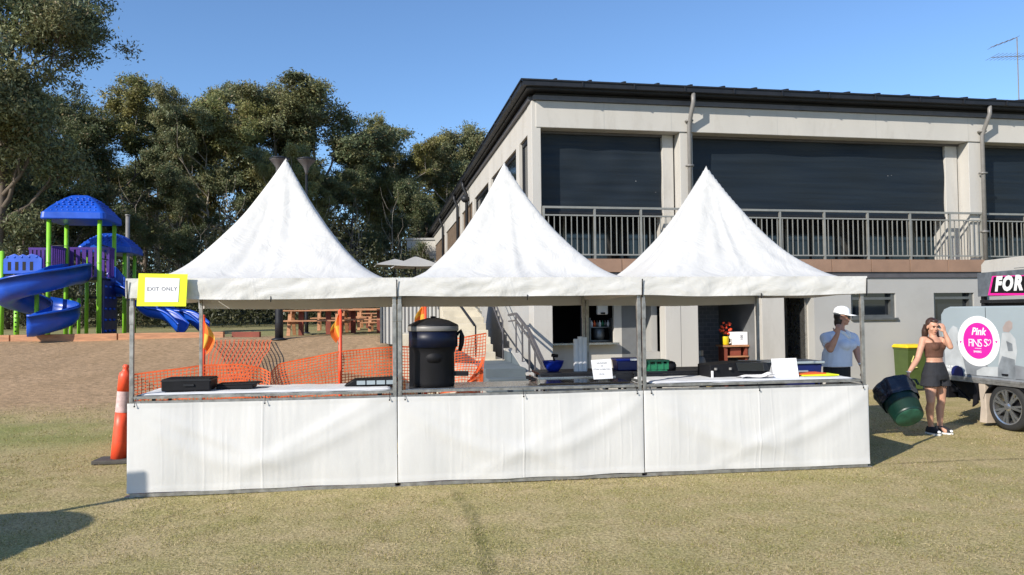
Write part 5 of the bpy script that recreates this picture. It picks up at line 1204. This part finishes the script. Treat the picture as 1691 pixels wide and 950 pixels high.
for a_, b_, c_ in ((shL, elL, wrL), (shR, elR, wrR)):
    m.capsule(nk+(a_-nk)*.55+Vector((0, 0, -.02)), a_, .05, .052); m.capsule(a_, b_, .050, .038); m.capsule(b_, b_.lerp(c_, .35), .038, .040); m.capsule(b_.lerp(c_, .35), c_, .040, .025)
hand(m, wrL, (Vector((-.25, -.1, -1))), (1, 0, -.1), .17, .75, thumb=-1)
hand(m, wrR, (Vector((-.22, .05, .95))), (-.2, .9, -.1), .17, .45, thumb=1)
hpL = pel+right*-.088+Vector((0, 0, -.06)); hpR = pel+right*.088+Vector((0, 0, -.06))
knL = Q(1537, 663, 10.85); knR = Q(1554.5, 662, 10.98); anL = Q(1537, 705, 10.95); anR = Q(1552.5, 704.5, 11.0)
for a_, k_, n_ in ((hpL, knL, anL), (hpR, knR, anR)):
    m.capsule(a_, a_.lerp(k_, .35), .097, .087); m.capsule(a_.lerp(k_, .35), k_, .087, .055); m.capsule(k_, k_.lerp(n_, .1), .056, .052); cf_ = k_.lerp(n_, .3)-fwd*.018; m.capsule(k_.lerp(n_, .08), cf_, .05, .058); m.capsule(cf_, n_, .056, .034)
    m.capsule(n_, n_+fwd*.09+Vector((0, 0, -.055)), .035, .034)
bd = remeshed(m, 'body', 'skin', pw, .0075, 5)
face_details(hc, HR, pw)
# crop top
m = MB(); o_ = .012
m.loft([ring(ch+Vector((0, 0, -.155)), .137, .106, right, fwd), ring(ch+Vector((0, 0, -.10)), .139, .108, right, fwd), ring(ch+Vector((0, 0, -.02)), .158, .120, right, fwd), ring(ch+Vector((0, 0, .045)), .160, .108, right, fwd), ring(ch+Vector((0, 0, .06)), .15, .098, right, fwd)])
for q in (-1, 1):
    m.ell(ch+right*q*.060+fwd*.062+Vector((0, 0, -.002)), (.072, .066, .070))
    m.tube([ch+right*q*.10+fwd*.10+Vector((0, 0, .04)), ch+right*q*.115+fwd*.075+Vector((0, 0, .10)), nk+right*q*.110+Vector((0, 0, .012)), ch+right*q*.11-fwd*.085+Vector((0, 0, .08))], .013, 8)
tp_ = remeshed(m, 'crop_top', 'brown_top', pw, .007, 3)
# shorts: loose, two legs
m = MB()
m.loft([ring(pel+Vector((0, 0, .150)), .135, .104, right, fwd), ring(pel+Vector((0, 0, .135)), .140, .108, right, fwd), ring(pel+Vector((0, 0, .06)), .172, .130, right, fwd), ring(pel+Vector((0, 0, -.03)), .208, .150, right, fwd), ring(pel+Vector((0, 0, -.10)), .212, .150, right, fwd)])
for q, k_, h_ in ((-1, knL, hpL), (1, knR, hpR)):
    dd = (k_-h_).normalized(); m.loft([ring(h_+Vector((0, 0, .04)), .10, .12, right, fwd), ring(h_+dd*.06+right*q*.008, .112, .132, right, fwd), ring(h_+dd*.135+right*q*.014, .124, .140, right, fwd)])
sh_ = remeshed(m, 'shorts', 'black_fabric', pw, .0075, 3)
m = MB(); b1 = Q(1556, 629, 10.74); m.tube([b1, b1+Vector((.03, -.01, -.08)), b1+Vector((.06, 0, -.12))], .004, 6); m.tube([b1, b1+Vector((.005, -.01, -.06)), b1+Vector((.02, 0, -.11))], .004, 6); m.build('drawstring', 'black_fabric', sh_)
# hair: cap and long tail over her left shoulder
m = MB(); f = lambda x, y, z: hc+HR @ Vector((x, y, z))
m.ell(f(0, -.03, .042), (.082, .086, .086), HR, 18, 12); m.ell(f(0, -.055, -.01), (.072, .06, .08), HR, 14, 10); m.ell(f(-.055, -.03, -.0), (.032, .055, .075), HR, 12, 9); m.ell(f(.055, -.03, .0), (.03, .05, .065), HR, 12, 9); m.ell(f(0, .03, .092), (.055, .05, .028), HR, 12, 8)
m.tube([f(-.05, -.07, -.02), f(-.085, -.07, -.09), f(-.105, -.05, -.17), f(-.11, -.03, -.25)], [.05, .055, .042, .012], 10)
m.tube([f(.03, -.08, .0), f(.05, -.085, -.09), f(.05, -.08, -.18), f(.04, -.07, -.24)], [.05, .05, .04, .012], 10)
remeshed(m, 'hair', 'hair', pw, .007, 2)
m = MB(); m.tube([wrL+Vector((0, 0, .012)), wrL+Vector((0, 0, .022))], .031, 14); m.build('bracelet', 'white', pw)
# shoes
for n_, nm in ((anL, 1), (anR, 2)):
    fd = (fwd*.95+right*(-.12 if nm == 1 else .25)).normalized(); rt = Vector((-fd.y, fd.x, 0)); g_ = Vector((n_.x, n_.y, 0))
    def foot(c, k, wd, z): return [c+fd*(x*k)+rt*(y*wd)+Vector((0, 0, z)) for x, y in ((-.075, -.7), (-.085, 0), (-.075, .7), (0, .95), (.09, 1.15), (.15, .85), (.17, 0), (.15, -.85), (.09, -1.15), (0, -.95))]
    m = MB(); m.loft([foot(g_, 1.0, .042, .024), foot(g_, .97, .041, .05), foot(g_-fd*.004, .86, .034, .075), [g_+fd*(x*.55)-fd*.005+rt*(y*.036)+Vector((0, 0, .11)) for x, y in ((-.075, -.7), (-.085, 0), (-.075, .7), (0, .95), (.06, .9), (.09, .6), (.1, 0), (.09, -.6), (.06, -.9), (0, -.95))]])
    shh = m.build('shoe', 'black_fabric', pw, smooth=True, bevel=.003)
    m = MB(); m.loft([foot(g_, 1.04, .045, .0), foot(g_, 1.05, .046, .0235)]); m.build('sole', 'white_rubber', shh)
    m = MB()
    for k in range(4): m.bar(g_+fd*(.045+k*.022)-rt*.022+Vector((0, 0, .098-k*.009)), g_+fd*(.045+k*.022)+rt*.022+Vector((0, 0, .098-k*.009)), .006, .004)
    m.ell(g_+fd*.145+Vector((0, 0, .045)), (.03, .03, .022), seg=10, rings=6)
    m.box(g_.x-.0, g_.x+.0001, g_.y, g_.y+.0001, 0.03, .0301); m.build('lace', 'white', shh)
# ---- the bin she tilts
mt = W(1475, 642, 10.85); mb_ = W(1502, 690, 10.45)
ax = (mt-mb_); Lb = ax.length; ax.normalize(); low = mb_.z
gbn = thing('rubbish_bin', 'dark green round rubbish bin tilted on its side in the young woman\'s hand', 'bin', (mb_.x, mb_.y, mb_.z), 0)
sx = ax.cross(Vector((0, 0, 1))).normalized(); sy = ax.cross(sx).normalized(); TB = Matrix((sx, sy, ax)).transposed().to_4x4()
m = MB(); m.T = TB; m.lathe([(0, 0), (.185, 0), (.195, .012), (.205, .1), (.235, Lb*.6), (.25, Lb*.75), (.24, Lb*.75), (.2, .03), (0, .02)], seg=36, cap=False); bdy = m.build('bin_body', 'dk_green', gbn, smooth=True)
m = MB(); m.T = TB; m.lathe([(0, -.004), (.178, -.004), (.183, -.001), (.178, .002), (0, .002)], seg=36, cap=False); m.build('bin_base', 'dk_green2', gbn, smooth=True)
m = MB(); m.T = TB
def lf(q, z, a): return (q+.008*math.sin(a*7+z*20)+.006*math.sin(a*13))
m.loft([[Vector(((r+.008*math.sin(a*7+z*20)+.005*math.sin(a*13))*math.cos(a), (r+.008*math.sin(a*7+z*20)+.005*math.sin(a*13))*math.sin(a), z)) for a in [2*math.pi*k/48 for k in range(48)]] for r, z in ((.250, Lb*.52), (.262, Lb*.60), (.27, Lb*.86), (.285, Lb*.94), (.287, Lb), (.27, Lb+.015), (.25, Lb), (.235, Lb*.8), (.2, Lb*.3))], cap=False)
m.build('bin_liner', 'liner', gbn, smooth=True)
hp_ = ORG+wrL+Vector((-.02, -.03, -.09))-mb_
m = MB(); m.bar(hp_-sx*.10-Vector((0, 0, .0)), hp_+sx*.10, .03, .02); m.bar(hp_-sx*.10, hp_-sx*.10-ax*.10, .03, .02); m.bar(hp_+sx*.10, hp_+sx*.10-ax*.10, .03, .02); m.build('handle', 'dk_green', gbn, bevel=.004)
# ---- woman in the white cap
D2 = 10.4; gw = W(1389, 700, D2); OW = Vector((gw.x, D2, 0))
def Q2(px, py, D=D2): return W(px, py, D)-OW
pm = thing('person', 'woman in white cap, sunglasses and pale blue shirt, one hand at her chin', 'person', OW)
right = Vector((.78, -.62, 0)); fwd = Vector((.62, -.78, 0)); right = Vector((.78, .62, 0)); fwd = Vector((.62, -.78, 0))
pel = Q2(1382, 618); ch = Q2(1385, 566); nk = Q2(1387, 546); hc = Q2(1391, 524)
m = MB()
m.loft([ring(pel+Vector((0, 0, -.10)), .175, .135, right, fwd), ring(pel, .19, .15, right, fwd), ring(pel+Vector((0, 0, .2)), .175, .14, right, fwd), ring(ch, .18, .135, right, fwd), ring(ch+Vector((0, 0, .09)), .175, .11, right, fwd), ring(nk+Vector((0, 0, -.03)), .14, .08, right, fwd), ring(nk+Vector((0, 0, .01)), .065, .06, right, fwd)])
m.capsule(nk+Vector((0, 0, -.02)), hc+Vector((0, 0, -.05))-fwd*.02, .058, .052)
fw2 = Vector((.86, -.50, -.05)); HR = R3_of(fw2); head(m, hc, HR, 1.02)
shL = Q2(1363, 557, D2-.12); elL = Q2(1371, 577, D2-.32); wrL = Q2(1383.5, 551, D2-.36)
shR = Q2(1408, 557, D2+.12); elR = Q2(1415.5, 583, D2+.02); wrR = Q2(1422, 603, D2-.08)
for a_, b_, c_ in ((shL, elL, wrL), (shR, elR, wrR)):
    m.capsule(nk+(a_-nk)*.5+Vector((0, 0, -.04)), a_, .06, .062); m.capsule(a_, b_, .060, .047); m.capsule(b_, b_.lerp(c_, .35), .046, .045); m.capsule(b_.lerp(c_, .35), c_, .045, .028)
hand(m, wrL, Vector((.12, .12, 1)), (.5, .8, 0), .175, .55, thumb=1)
hand(m, wrR, Vector((.1, -.12, -1)), (-.9, .0, 0), .175, .35, thumb=-1)
for q in (-1, 1):
    a_ = pel+right*q*.1+Vector((0, 0, -.06)); k_ = Vector((a_.x*1.0, a_.y-.02, .50)); n_ = Vector((k_.x, k_.y+.03, .09)); m.capsule(a_, k_, .105, .062); m.capsule(k_, n_, .06, .042); m.capsule(n_, n_+fwd*.1+Vector((0, 0, -.04)), .04, .035)
remeshed(m, 'body', 'skin2', pm, .008, 5)
face_details(hc, HR, pm)
m = MB()
hem = Q2(1382, 605).z
c0 = Vector((pel.x, pel.y, hem)); c1 = Vector((pel.x+.01, pel.y, hem+.18))
m.loft([ring(c0, .235, .19, right, fwd), ring(c0+Vector((0, 0, .03)), .232, .188, right, fwd), ring(c1, .222, .185, right, fwd), ring(ch+Vector((0, 0, -.06)), .212, .175, right, fwd), ring(ch+Vector((0, 0, .05)), .192, .15, right, fwd), ring(nk+Vector((0, 0, -.06)), .185, .11, right, fwd), ring(nk+Vector((0, 0, -.015)), .11, .08, right, fwd)])
for q in (-1, 1): m.ell(ch+right*q*.08+fwd*.11+Vector((0, 0, -.03)), (.10, .085, .085))
for a_, b_ in ((shL, elL), (shR, elR)):
    e_ = a_.lerp(b_, .68); m.capsule(nk+(a_-nk)*.3+Vector((0, 0, -.035)), a_+Vector((0, 0, -.012)), .066, .076); m.tube([a_+Vector((0, 0, -.006)), a_.lerp(b_, .35), e_], [.076, .076, .076], 16)
shr = remeshed(m, 'shirt', 'shirt', pm, .009, 4)
m = MB()
for s_ in (-1, 1):
    m.tube([nk-fwd*.06+Vector((0, 0, .01)), nk+right*s_*.085+Vector((0, 0, .0)), nk+right*s_*.06+fwd*.09+Vector((0, 0, -.035)), nk+fwd*.135+right*s_*.012+Vector((0, 0, -.10))], [.022, .026, .026, .012], 10)
m.build('collar', 'white', shr, smooth=True)
m = MB(); m.loft([ring(Vector((pel.x, pel.y, hem-.005)), .212, .165, right, fwd), ring(Vector((pel.x, pel.y, hem-.14)), .205, .165, right, fwd), ring(pel+Vector((0, 0, -.14)), .19, .15, right, fwd)])
for q in (-1, 1):
    a_ = pel+right*q*.1+Vector((0, 0, -.06)); m.tube([a_, Vector((a_.x, a_.y, .5)), Vector((a_.x, a_.y, .12))], [.125, .085, .065], 16)
remeshed(m, 'trousers', 'black_fabric', pm, .010, 3)
m = MB(); f = lambda x, y, z: hc+HR @ Vector((x*1.02, y*1.02, z*1.02))
m.ell(f(0, -.035, .01), (.080, .078, .085), HR, 16, 10); m.ell(f(0, -.06, -.07), (.062, .045, .075), HR, 14, 10); m.ell(f(.05, -.035, -.05), (.03, .04, .07), HR, 10, 8); m.ell(f(-.05, -.035, -.05), (.03, .04, .07), HR, 10, 8)
remeshed(m, 'hair', 'hair_dark', pm, .007, 2)
m = MB(); rings = []
for q, z in ((1.0, .038), (1.03, .055), (1.0, .085), (.86, .118), (.55, .142), (.15, .152)): rings.append([f(.088*q*math.cos(2*math.pi*k/28), -.008+.104*q*math.sin(2*math.pi*k/28), z) for k in range(28)])
m.loft(rings)
cp = m.build('cap', 'white', pm, smooth=True)
m = MB()
bi = []
for k in range(17):
    a_ = R_(10+160*k/16); bi.append((.086*math.cos(a_), -.008+.10*math.sin(a_), .086*math.cos(a_)*.98, .078+.105*math.sin(a_)))
top_ = [f(x, y, .048) for x, y, _, _ in bi]; out_ = [f(X, Y, .032-.10*abs(X)**1.4) for _, _, X, Y in bi]
m.add(top_+out_+[p-HR @ Vector((0, 0, .005)) for p in top_]+[p-HR @ Vector((0, 0, .005)) for p in out_], [(k, k+1, 17+k+1, 17+k) for k in range(16)]+[(34+k, 51+k, 51+k+1, 34+k+1) for k in range(16)]+[(17+k, 17+k+1, 51+k+1, 51+k) for k in range(16)])
m.build('brim', 'white', cp, smooth=True)
m = MB()
for q in (-1, 1):
    m.ell(f(q*.036, .088, .008), (.034, .012, .024), HR @ Matrix.Rotation(-q*.35, 3, 'Z'), 14, 8); m.tube([f(q*.062, .078, .014), f(q*.078, .04, .012), f(q*.079, -.01, .008)], .005, 6)
m.tube([f(-.012, .100, .012), f(.012, .100, .012)], .005, 6); m.build('sunglasses', 'glass', pm, smooth=True)
m = MB(); m.tube([wrR+Vector((-.002, 0, .012)), wrR+Vector((-.004, 0, .03))], .034, 14); m.build('wristband', 'white', pm)
# ------------------------------------------------------------------ gum trees
M['bark'] = pmat('pale_gum_bark', (.30, .26, .21), .85, var=.45, scale=2.5, stretch=(1, 1, .25), bump=.5, bscale=8)
M['bark_dark'] = pmat('dark_bark', (.11, .085, .065), .9, var=.4, scale=2.5, stretch=(1, 1, .25))
def gum(seed, H, Rc, z0=.45, nleaf=26000, pale=True, dens=1.0, ls=.17, hue=0):
    """one tree: trunk+limbs mesh and a crown of hanging leaves gathered in clumps at the branch ends"""
    r = random.Random(seed); m = MB(); tips = []
    lean = Vector((r.uniform(-.06, .06), r.uniform(-.06, .06), 1))
    tr = [Vector((0, 0, -.3))]; n = 9
    for k in range(1, n+1): tr.append(Vector((lean.x*H*k/n+r.uniform(-.12, .12)*(k > 1), lean.y*H*k/n+r.uniform(-.12, .12)*(k > 1), H*.86*k/n)))
    br = .016*H*r.uniform(.8, 1.1); m.tube(tr, [br*(1-.85*k/n) for k in range(n+1)], 7)
    def limb(p, d, L, rad, lev):
        P = [p]; q = p.copy(); dd = d.normalized()
        for k in range(4):
            dd = (dd+Vector((r.uniform(-.28, .28), r.uniform(-.28, .28), r.uniform(-.02, .3)))).normalized(); q = q+dd*L/4; P.append(q.copy())
        m.tube(P, [rad*(1-.7*k/4) for k in range(5)], 5, cap=False)
        if lev == 0: tips.append(P[-1]); tips.append(P[3]); return
        for k in range(r.choice((2, 3))):
            b = P[r.choice((2, 3, 4))]; nd = (dd+Vector((r.uniform(-.9, .9), r.uniform(-.9, .9), r.uniform(-.15, .5)))).normalized(); limb(b, nd, L*r.uniform(.5, .7), rad*.45, lev-1)
        tips.append(P[-1])
    nl = int(11*dens)
    for k in range(nl):
        f = z0+(1-z0)*(k+.5)/nl; i = min(n-1, int(f*n)); p = tr[i].lerp(tr[i+1], f*n-i) if f < 1 else tr[-1]
        a = r.uniform(0, 6.283)+k*2.4; rr = Rc*(.55+.5*math.sin(math.pi*min(1, (f-z0)/(1-z0)*.8+.18)))*r.uniform(.7, 1.1)
        limb(p, Vector((math.cos(a), math.sin(a), r.uniform(.3, .8))), rr*1.0, br*(1-.8*f)*.6+.015, 2 if k % 2 else 1)
    tips.append(tr[-1])
    g = np.random.default_rng(seed); T = np.array([tuple(t) for t in tips]); nt_ = len(T)
    sc = .055*H*(.6+.8*g.random(nt_))*.75; per = np.maximum(30, (nleaf*sc**2/np.sum(sc**2)).astype(int)); P = []; C = []
    for i in range(nt_):
        k = per[i]; d = g.normal(size=(k, 3)); d /= np.linalg.norm(d, axis=1)[:, None]; rad = g.random(k)**.45
        q = d*rad[:, None]*sc[i]*np.array([1.05, 1.05, .8]); q[:, 2] += .1*sc[i]
        # sub clumps break the outline up
        ns = 4; sub = g.normal(size=(ns, 3))*sc[i]*np.array([.55, .55, .42]); w_ = g.integers(0, ns, k); q = q*(.5+.6*g.random((k, 1))**2)+sub[w_]
        P.append(q+T[i]); up = np.clip(d[:, 2]*.5+.5, 0, 1)
        tone = (.75+.5*g.random())*(.85+.35*g.random((k, 1))); mixv = g.random()
        olive = np.array([.215, .21, .095])*(1-mixv)+np.array([.125, .155, .078])*mixv
        if hue: olive = olive*np.array([1.2, 1.1, .8])
        if hue < 0: olive = olive*np.array([.5, .6, .75])
        c = olive*tone; dry = g.random(k) < .08; c[dry] = np.array([.20, .15, .075])*(.7+.5*g.random((dry.sum(), 1))); C.append(c)
    P = np.concatenate(P); C = np.concatenate(C); k = len(P)
    L_ = ls*(.6+.8*g.random(k)); wd = L_*(.26+.16*g.random(k)); dirs = g.normal(size=(k, 3))*np.array([.75, .75, .6])+np.array([0, 0, -.55]); dirs /= np.linalg.norm(dirs, axis=1)[:, None]
    s = np.cross(dirs, g.normal(size=(k, 3))); s /= np.linalg.norm(s, axis=1)[:, None]
    a = P-dirs*L_[:, None]*.5; b = P+dirs*L_[:, None]*.5; mid = P
    Q_ = np.stack([a, mid+s*wd[:, None]*.5, b, mid-s*wd[:, None]*.5], 1)
    return m, Q_, C, lean
tree_cache = []
def proto_tree(seed, H, Rc, **k):
    m, Q_, C, lean = gum(seed, H, Rc, **k)
    t = thing('gum_tree', 'x', 'tree'); m.build('trunk', 'bark' if k.get('pale', True) else 'bark_dark', t, smooth=True); quads_mesh('crown', Q_, M['leaf'], C, t); return t
protos = [proto_tree(11, 14, 3.4, nleaf=80000), proto_tree(12, 14, 3.0, z0=.42, nleaf=80000, hue=1), proto_tree(13, 14, 3.3, z0=.3, nleaf=75000, pale=False, hue=-1),
          proto_tree(14, 14, 2.6, z0=.48, nleaf=70000), proto_tree(15, 14, 3.8, z0=.38, nleaf=90000, hue=1)]
used_p = set()
def put_tree(px, ytop, D, pi, rz, label, wide=1.0, group='gum trees behind the lawn'):
    p = W(px, ytop, D); z = terrain(p.x, D); H = (p.z-z); o = protos[pi] if pi not in used_p else copy_tree(protos[pi]); used_p.add(pi)
    k = H/14.8; o.location = (p.x, D, z-.1); o.rotation_euler = (0, 0, rz); o.scale = (k*wide*1.12, k*wide*1.12, k); tag(o, label, 'tree', group)
T_ = [
 (455, 128, 45, 0, 0.3, 'tall olive gum tree whose rounded top rises directly behind the left canopy peak', 1.0),
 (400, 140, 44, 1, 1.0, 'tall golden green gum tree just left of the left canopy peak', .95),
 (527, 134, 47, 3, 2.0, 'tall gum tree with a dense crown just right of the left canopy peak', 1.25),
 (345, 178, 42, 0, 2.2, 'gum tree with bare pale forks between the playground and the left canopy', .8),
 (262, 148, 46, 1, 3.1, 'gum tree with a sunlit yellowish crown above the playground roofs', 1.05),
 (190, 155, 43, 2, 0.5, 'dark dense gum tree behind the main playground roof', 1.1),
 (628, 192, 50, 4, 1.2, 'broad sunlit gum tree between the left and middle canopy peaks', .85),
 (668, 235, 52, 3, 0.2, 'smaller gum tree right of the broad sunlit one', 1.0),
 (735, 222, 56, 0, 4.0, 'gum tree partly hidden by the long sloping gutter of the clubhouse', 1.0),
 (775, 238, 60, 4, 2.5, 'farthest gum tree whose top meets the clubhouse gutter', .8),
 (92, 205, 38, 2, 2.9, 'dark gum tree between the tallest left tree and the playground', 1.05),
 (25, 190, 40, 3, 5.0, 'gum tree behind the tall one at the left edge of the picture', 1.3),
 (575, 265, 44, 2, 4.4, 'short dark gum tree in the gap right of the lamp head', .95),
 (300, 275, 38, 2, 1.6, 'short dark gum tree low behind the playground slides', .9),
 (500, 235, 41, 4, 3.6, 'medium gum tree behind the slim lamp post', .7),
 (700, 300, 46, 2, 1.1, 'low dark gum tree left of the far plant room', .9),
 (140, 290, 36, 3, 0.4, 'low gum tree directly behind the small playground roof', 1.1),
 (240, 240, 50, 2, 5.2, 'dark gum tree filling the gap behind the sunlit yellowish crown', 1.2),
]
for i, a_ in enumerate(T_): put_tree(*a_[:6], wide=a_[6])
# the tall near tree leaning in from the left edge
m, Q_, C, lean = gum(41, 17.5, 2.9, z0=.12, nleaf=150000, pale=False, dens=2.2, ls=.17, hue=0)
t = thing('gum_tree', 'tallest and nearest gum tree, running out of the top left corner', 'tree', (W(-8, 400, 30).x, 30, terrain(-19, 30)), 2.1, 'gum trees behind the lawn'); m.build('trunk', 'bark_dark', t, smooth=True); quads_mesh('crown', Q_, M['leaf'], C, t)
m, Q_, C, lean = gum(47, 14, 4.0, z0=.12, nleaf=40000, pale=False, dens=1.3, ls=.2, hue=-1)
t = thing('gum_tree', 'dark leafy gum tree low at the left edge beneath the tallest one', 'tree', (W(10, 400, 33).x, 33, terrain(-19, 33)), .7, 'gum trees behind the lawn'); t.scale = (.9, .9, .62); m.build('trunk', 'bark_dark', t, smooth=True); quads_mesh('crown', Q_, M['leaf'], C, t)
# thin bare saplings
m0 = None
r8 = random.Random(8)
def sapling():
    t = thing('sapling', 'thin pale bare trunked gum sapling at the edge of the wood', 'tree', (0, 0, 0), 0, 'thin saplings at the wood edge'); m = MB()
    P = [Vector((0, 0, -.1))]
    for k in range(7): P.append(P[-1]+Vector((r8.uniform(-.2, .2), r8.uniform(-.2, .2), 1.05)))
    m.tube(P, [.06*(1-.11*k) for k in range(8)], 6)
    for k in range(3, 8):
        for q in range(2):
            a_ = r8.uniform(0, 6.28); b = P[k]+Vector((math.cos(a_)*.8, math.sin(a_)*.8, .7)); c1 = P[k].lerp(b, .5)+Vector((r8.uniform(-.1, .1), r8.uniform(-.1, .1), .1)); m.tube([P[k], c1, b+Vector((0, 0, .5)), b+Vector((r8.uniform(-.2, .2), 0, 1.1))], [.018, .014, .009, .004], 4)
    m.build('trunk', 'bark', t, smooth=True); return t
sp0 = sapling()
sp = [(205, 37), (232, 39), (283, 41), (300, 38), (322, 38), (372, 40), (398, 41), (545, 39), (585, 41), (607, 42), (650, 43), (668, 40), (690, 43), (44, 31)]
for i, (px, D) in enumerate(sp):
    o = sp0 if i == 0 else copy_tree(sp0); p = W(px, 540, D); o.location = (p.x, D, terrain(p.x, D)); o.rotation_euler = (r8.uniform(-.06, .06), r8.uniform(-.06, .06), r8.uniform(0, 6)); s = r8.uniform(.55, .95); o.scale = (s, s, s)
# undergrowth and the far wood: one uncountable mass each
def mass(name, label, x0, x1, y0, y1, hfun, n, ls, seed, dark=1.0):
    g = np.random.default_rng(seed); x = x0+(x1-x0)*g.random(n); y = y0+(y1-y0)*g.random(n)
    hh = np.array([hfun(a_, b_) for a_, b_ in zip(x, y)]); f = g.random(n)**.8; z = hh*f+np.array([terrain(a_, b_) for a_, b_ in zip(x[:1], y[:1])])[0]
    nz = np.array([mnoise.noise(Vector((a_*.45, b_*.45, c_*.45))) for a_, b_, c_ in zip(x, y, z)]); k = (nz > -.18) | (z < 3)
    x, y, z, nz = x[k], y[k], z[k], nz[k]; n = len(x); P = np.stack([x, y, z], 1)
    L_ = ls*(.6+.8*g.random(n)); d = g.normal(size=(n, 3))+np.array([0, 0, -.4]); d /= np.linalg.norm(d, axis=1)[:, None]; s = np.cross(d, g.normal(size=(n, 3))); s /= np.linalg.norm(s, axis=1)[:, None]; wd = L_*.35
    Q_ = np.stack([P-d*L_[:, None]*.5, P+s*wd[:, None]*.5, P+d*L_[:, None]*.5, P-s*wd[:, None]*.5], 1)
    c = np.array([.075, .08, .032])*dark*(.6+.8*g.random((n, 1)))*(1+nz[:, None]*.5); tag(quads_mesh(name, Q_, M['leaf'], c), label, 'undergrowth', kind='stuff')
mass('undergrowth', 'dark scrub and low leaves along the foot of the wood', -36, -1.5, 31, 46, lambda a_, b_: 1.4+2.2*abs(mnoise.noise(Vector((a_*.35, b_*.35, 0))))*2, 80000, .18, 5, .7)
mass('woodland', 'far wood reading as one dark mass behind the separate gum trees', -62, 6, 62, 82, lambda a_, b_: 10.5+4*mnoise.noise(Vector((a_*.16, 3, 0))), 170000, .45, 6, .6)
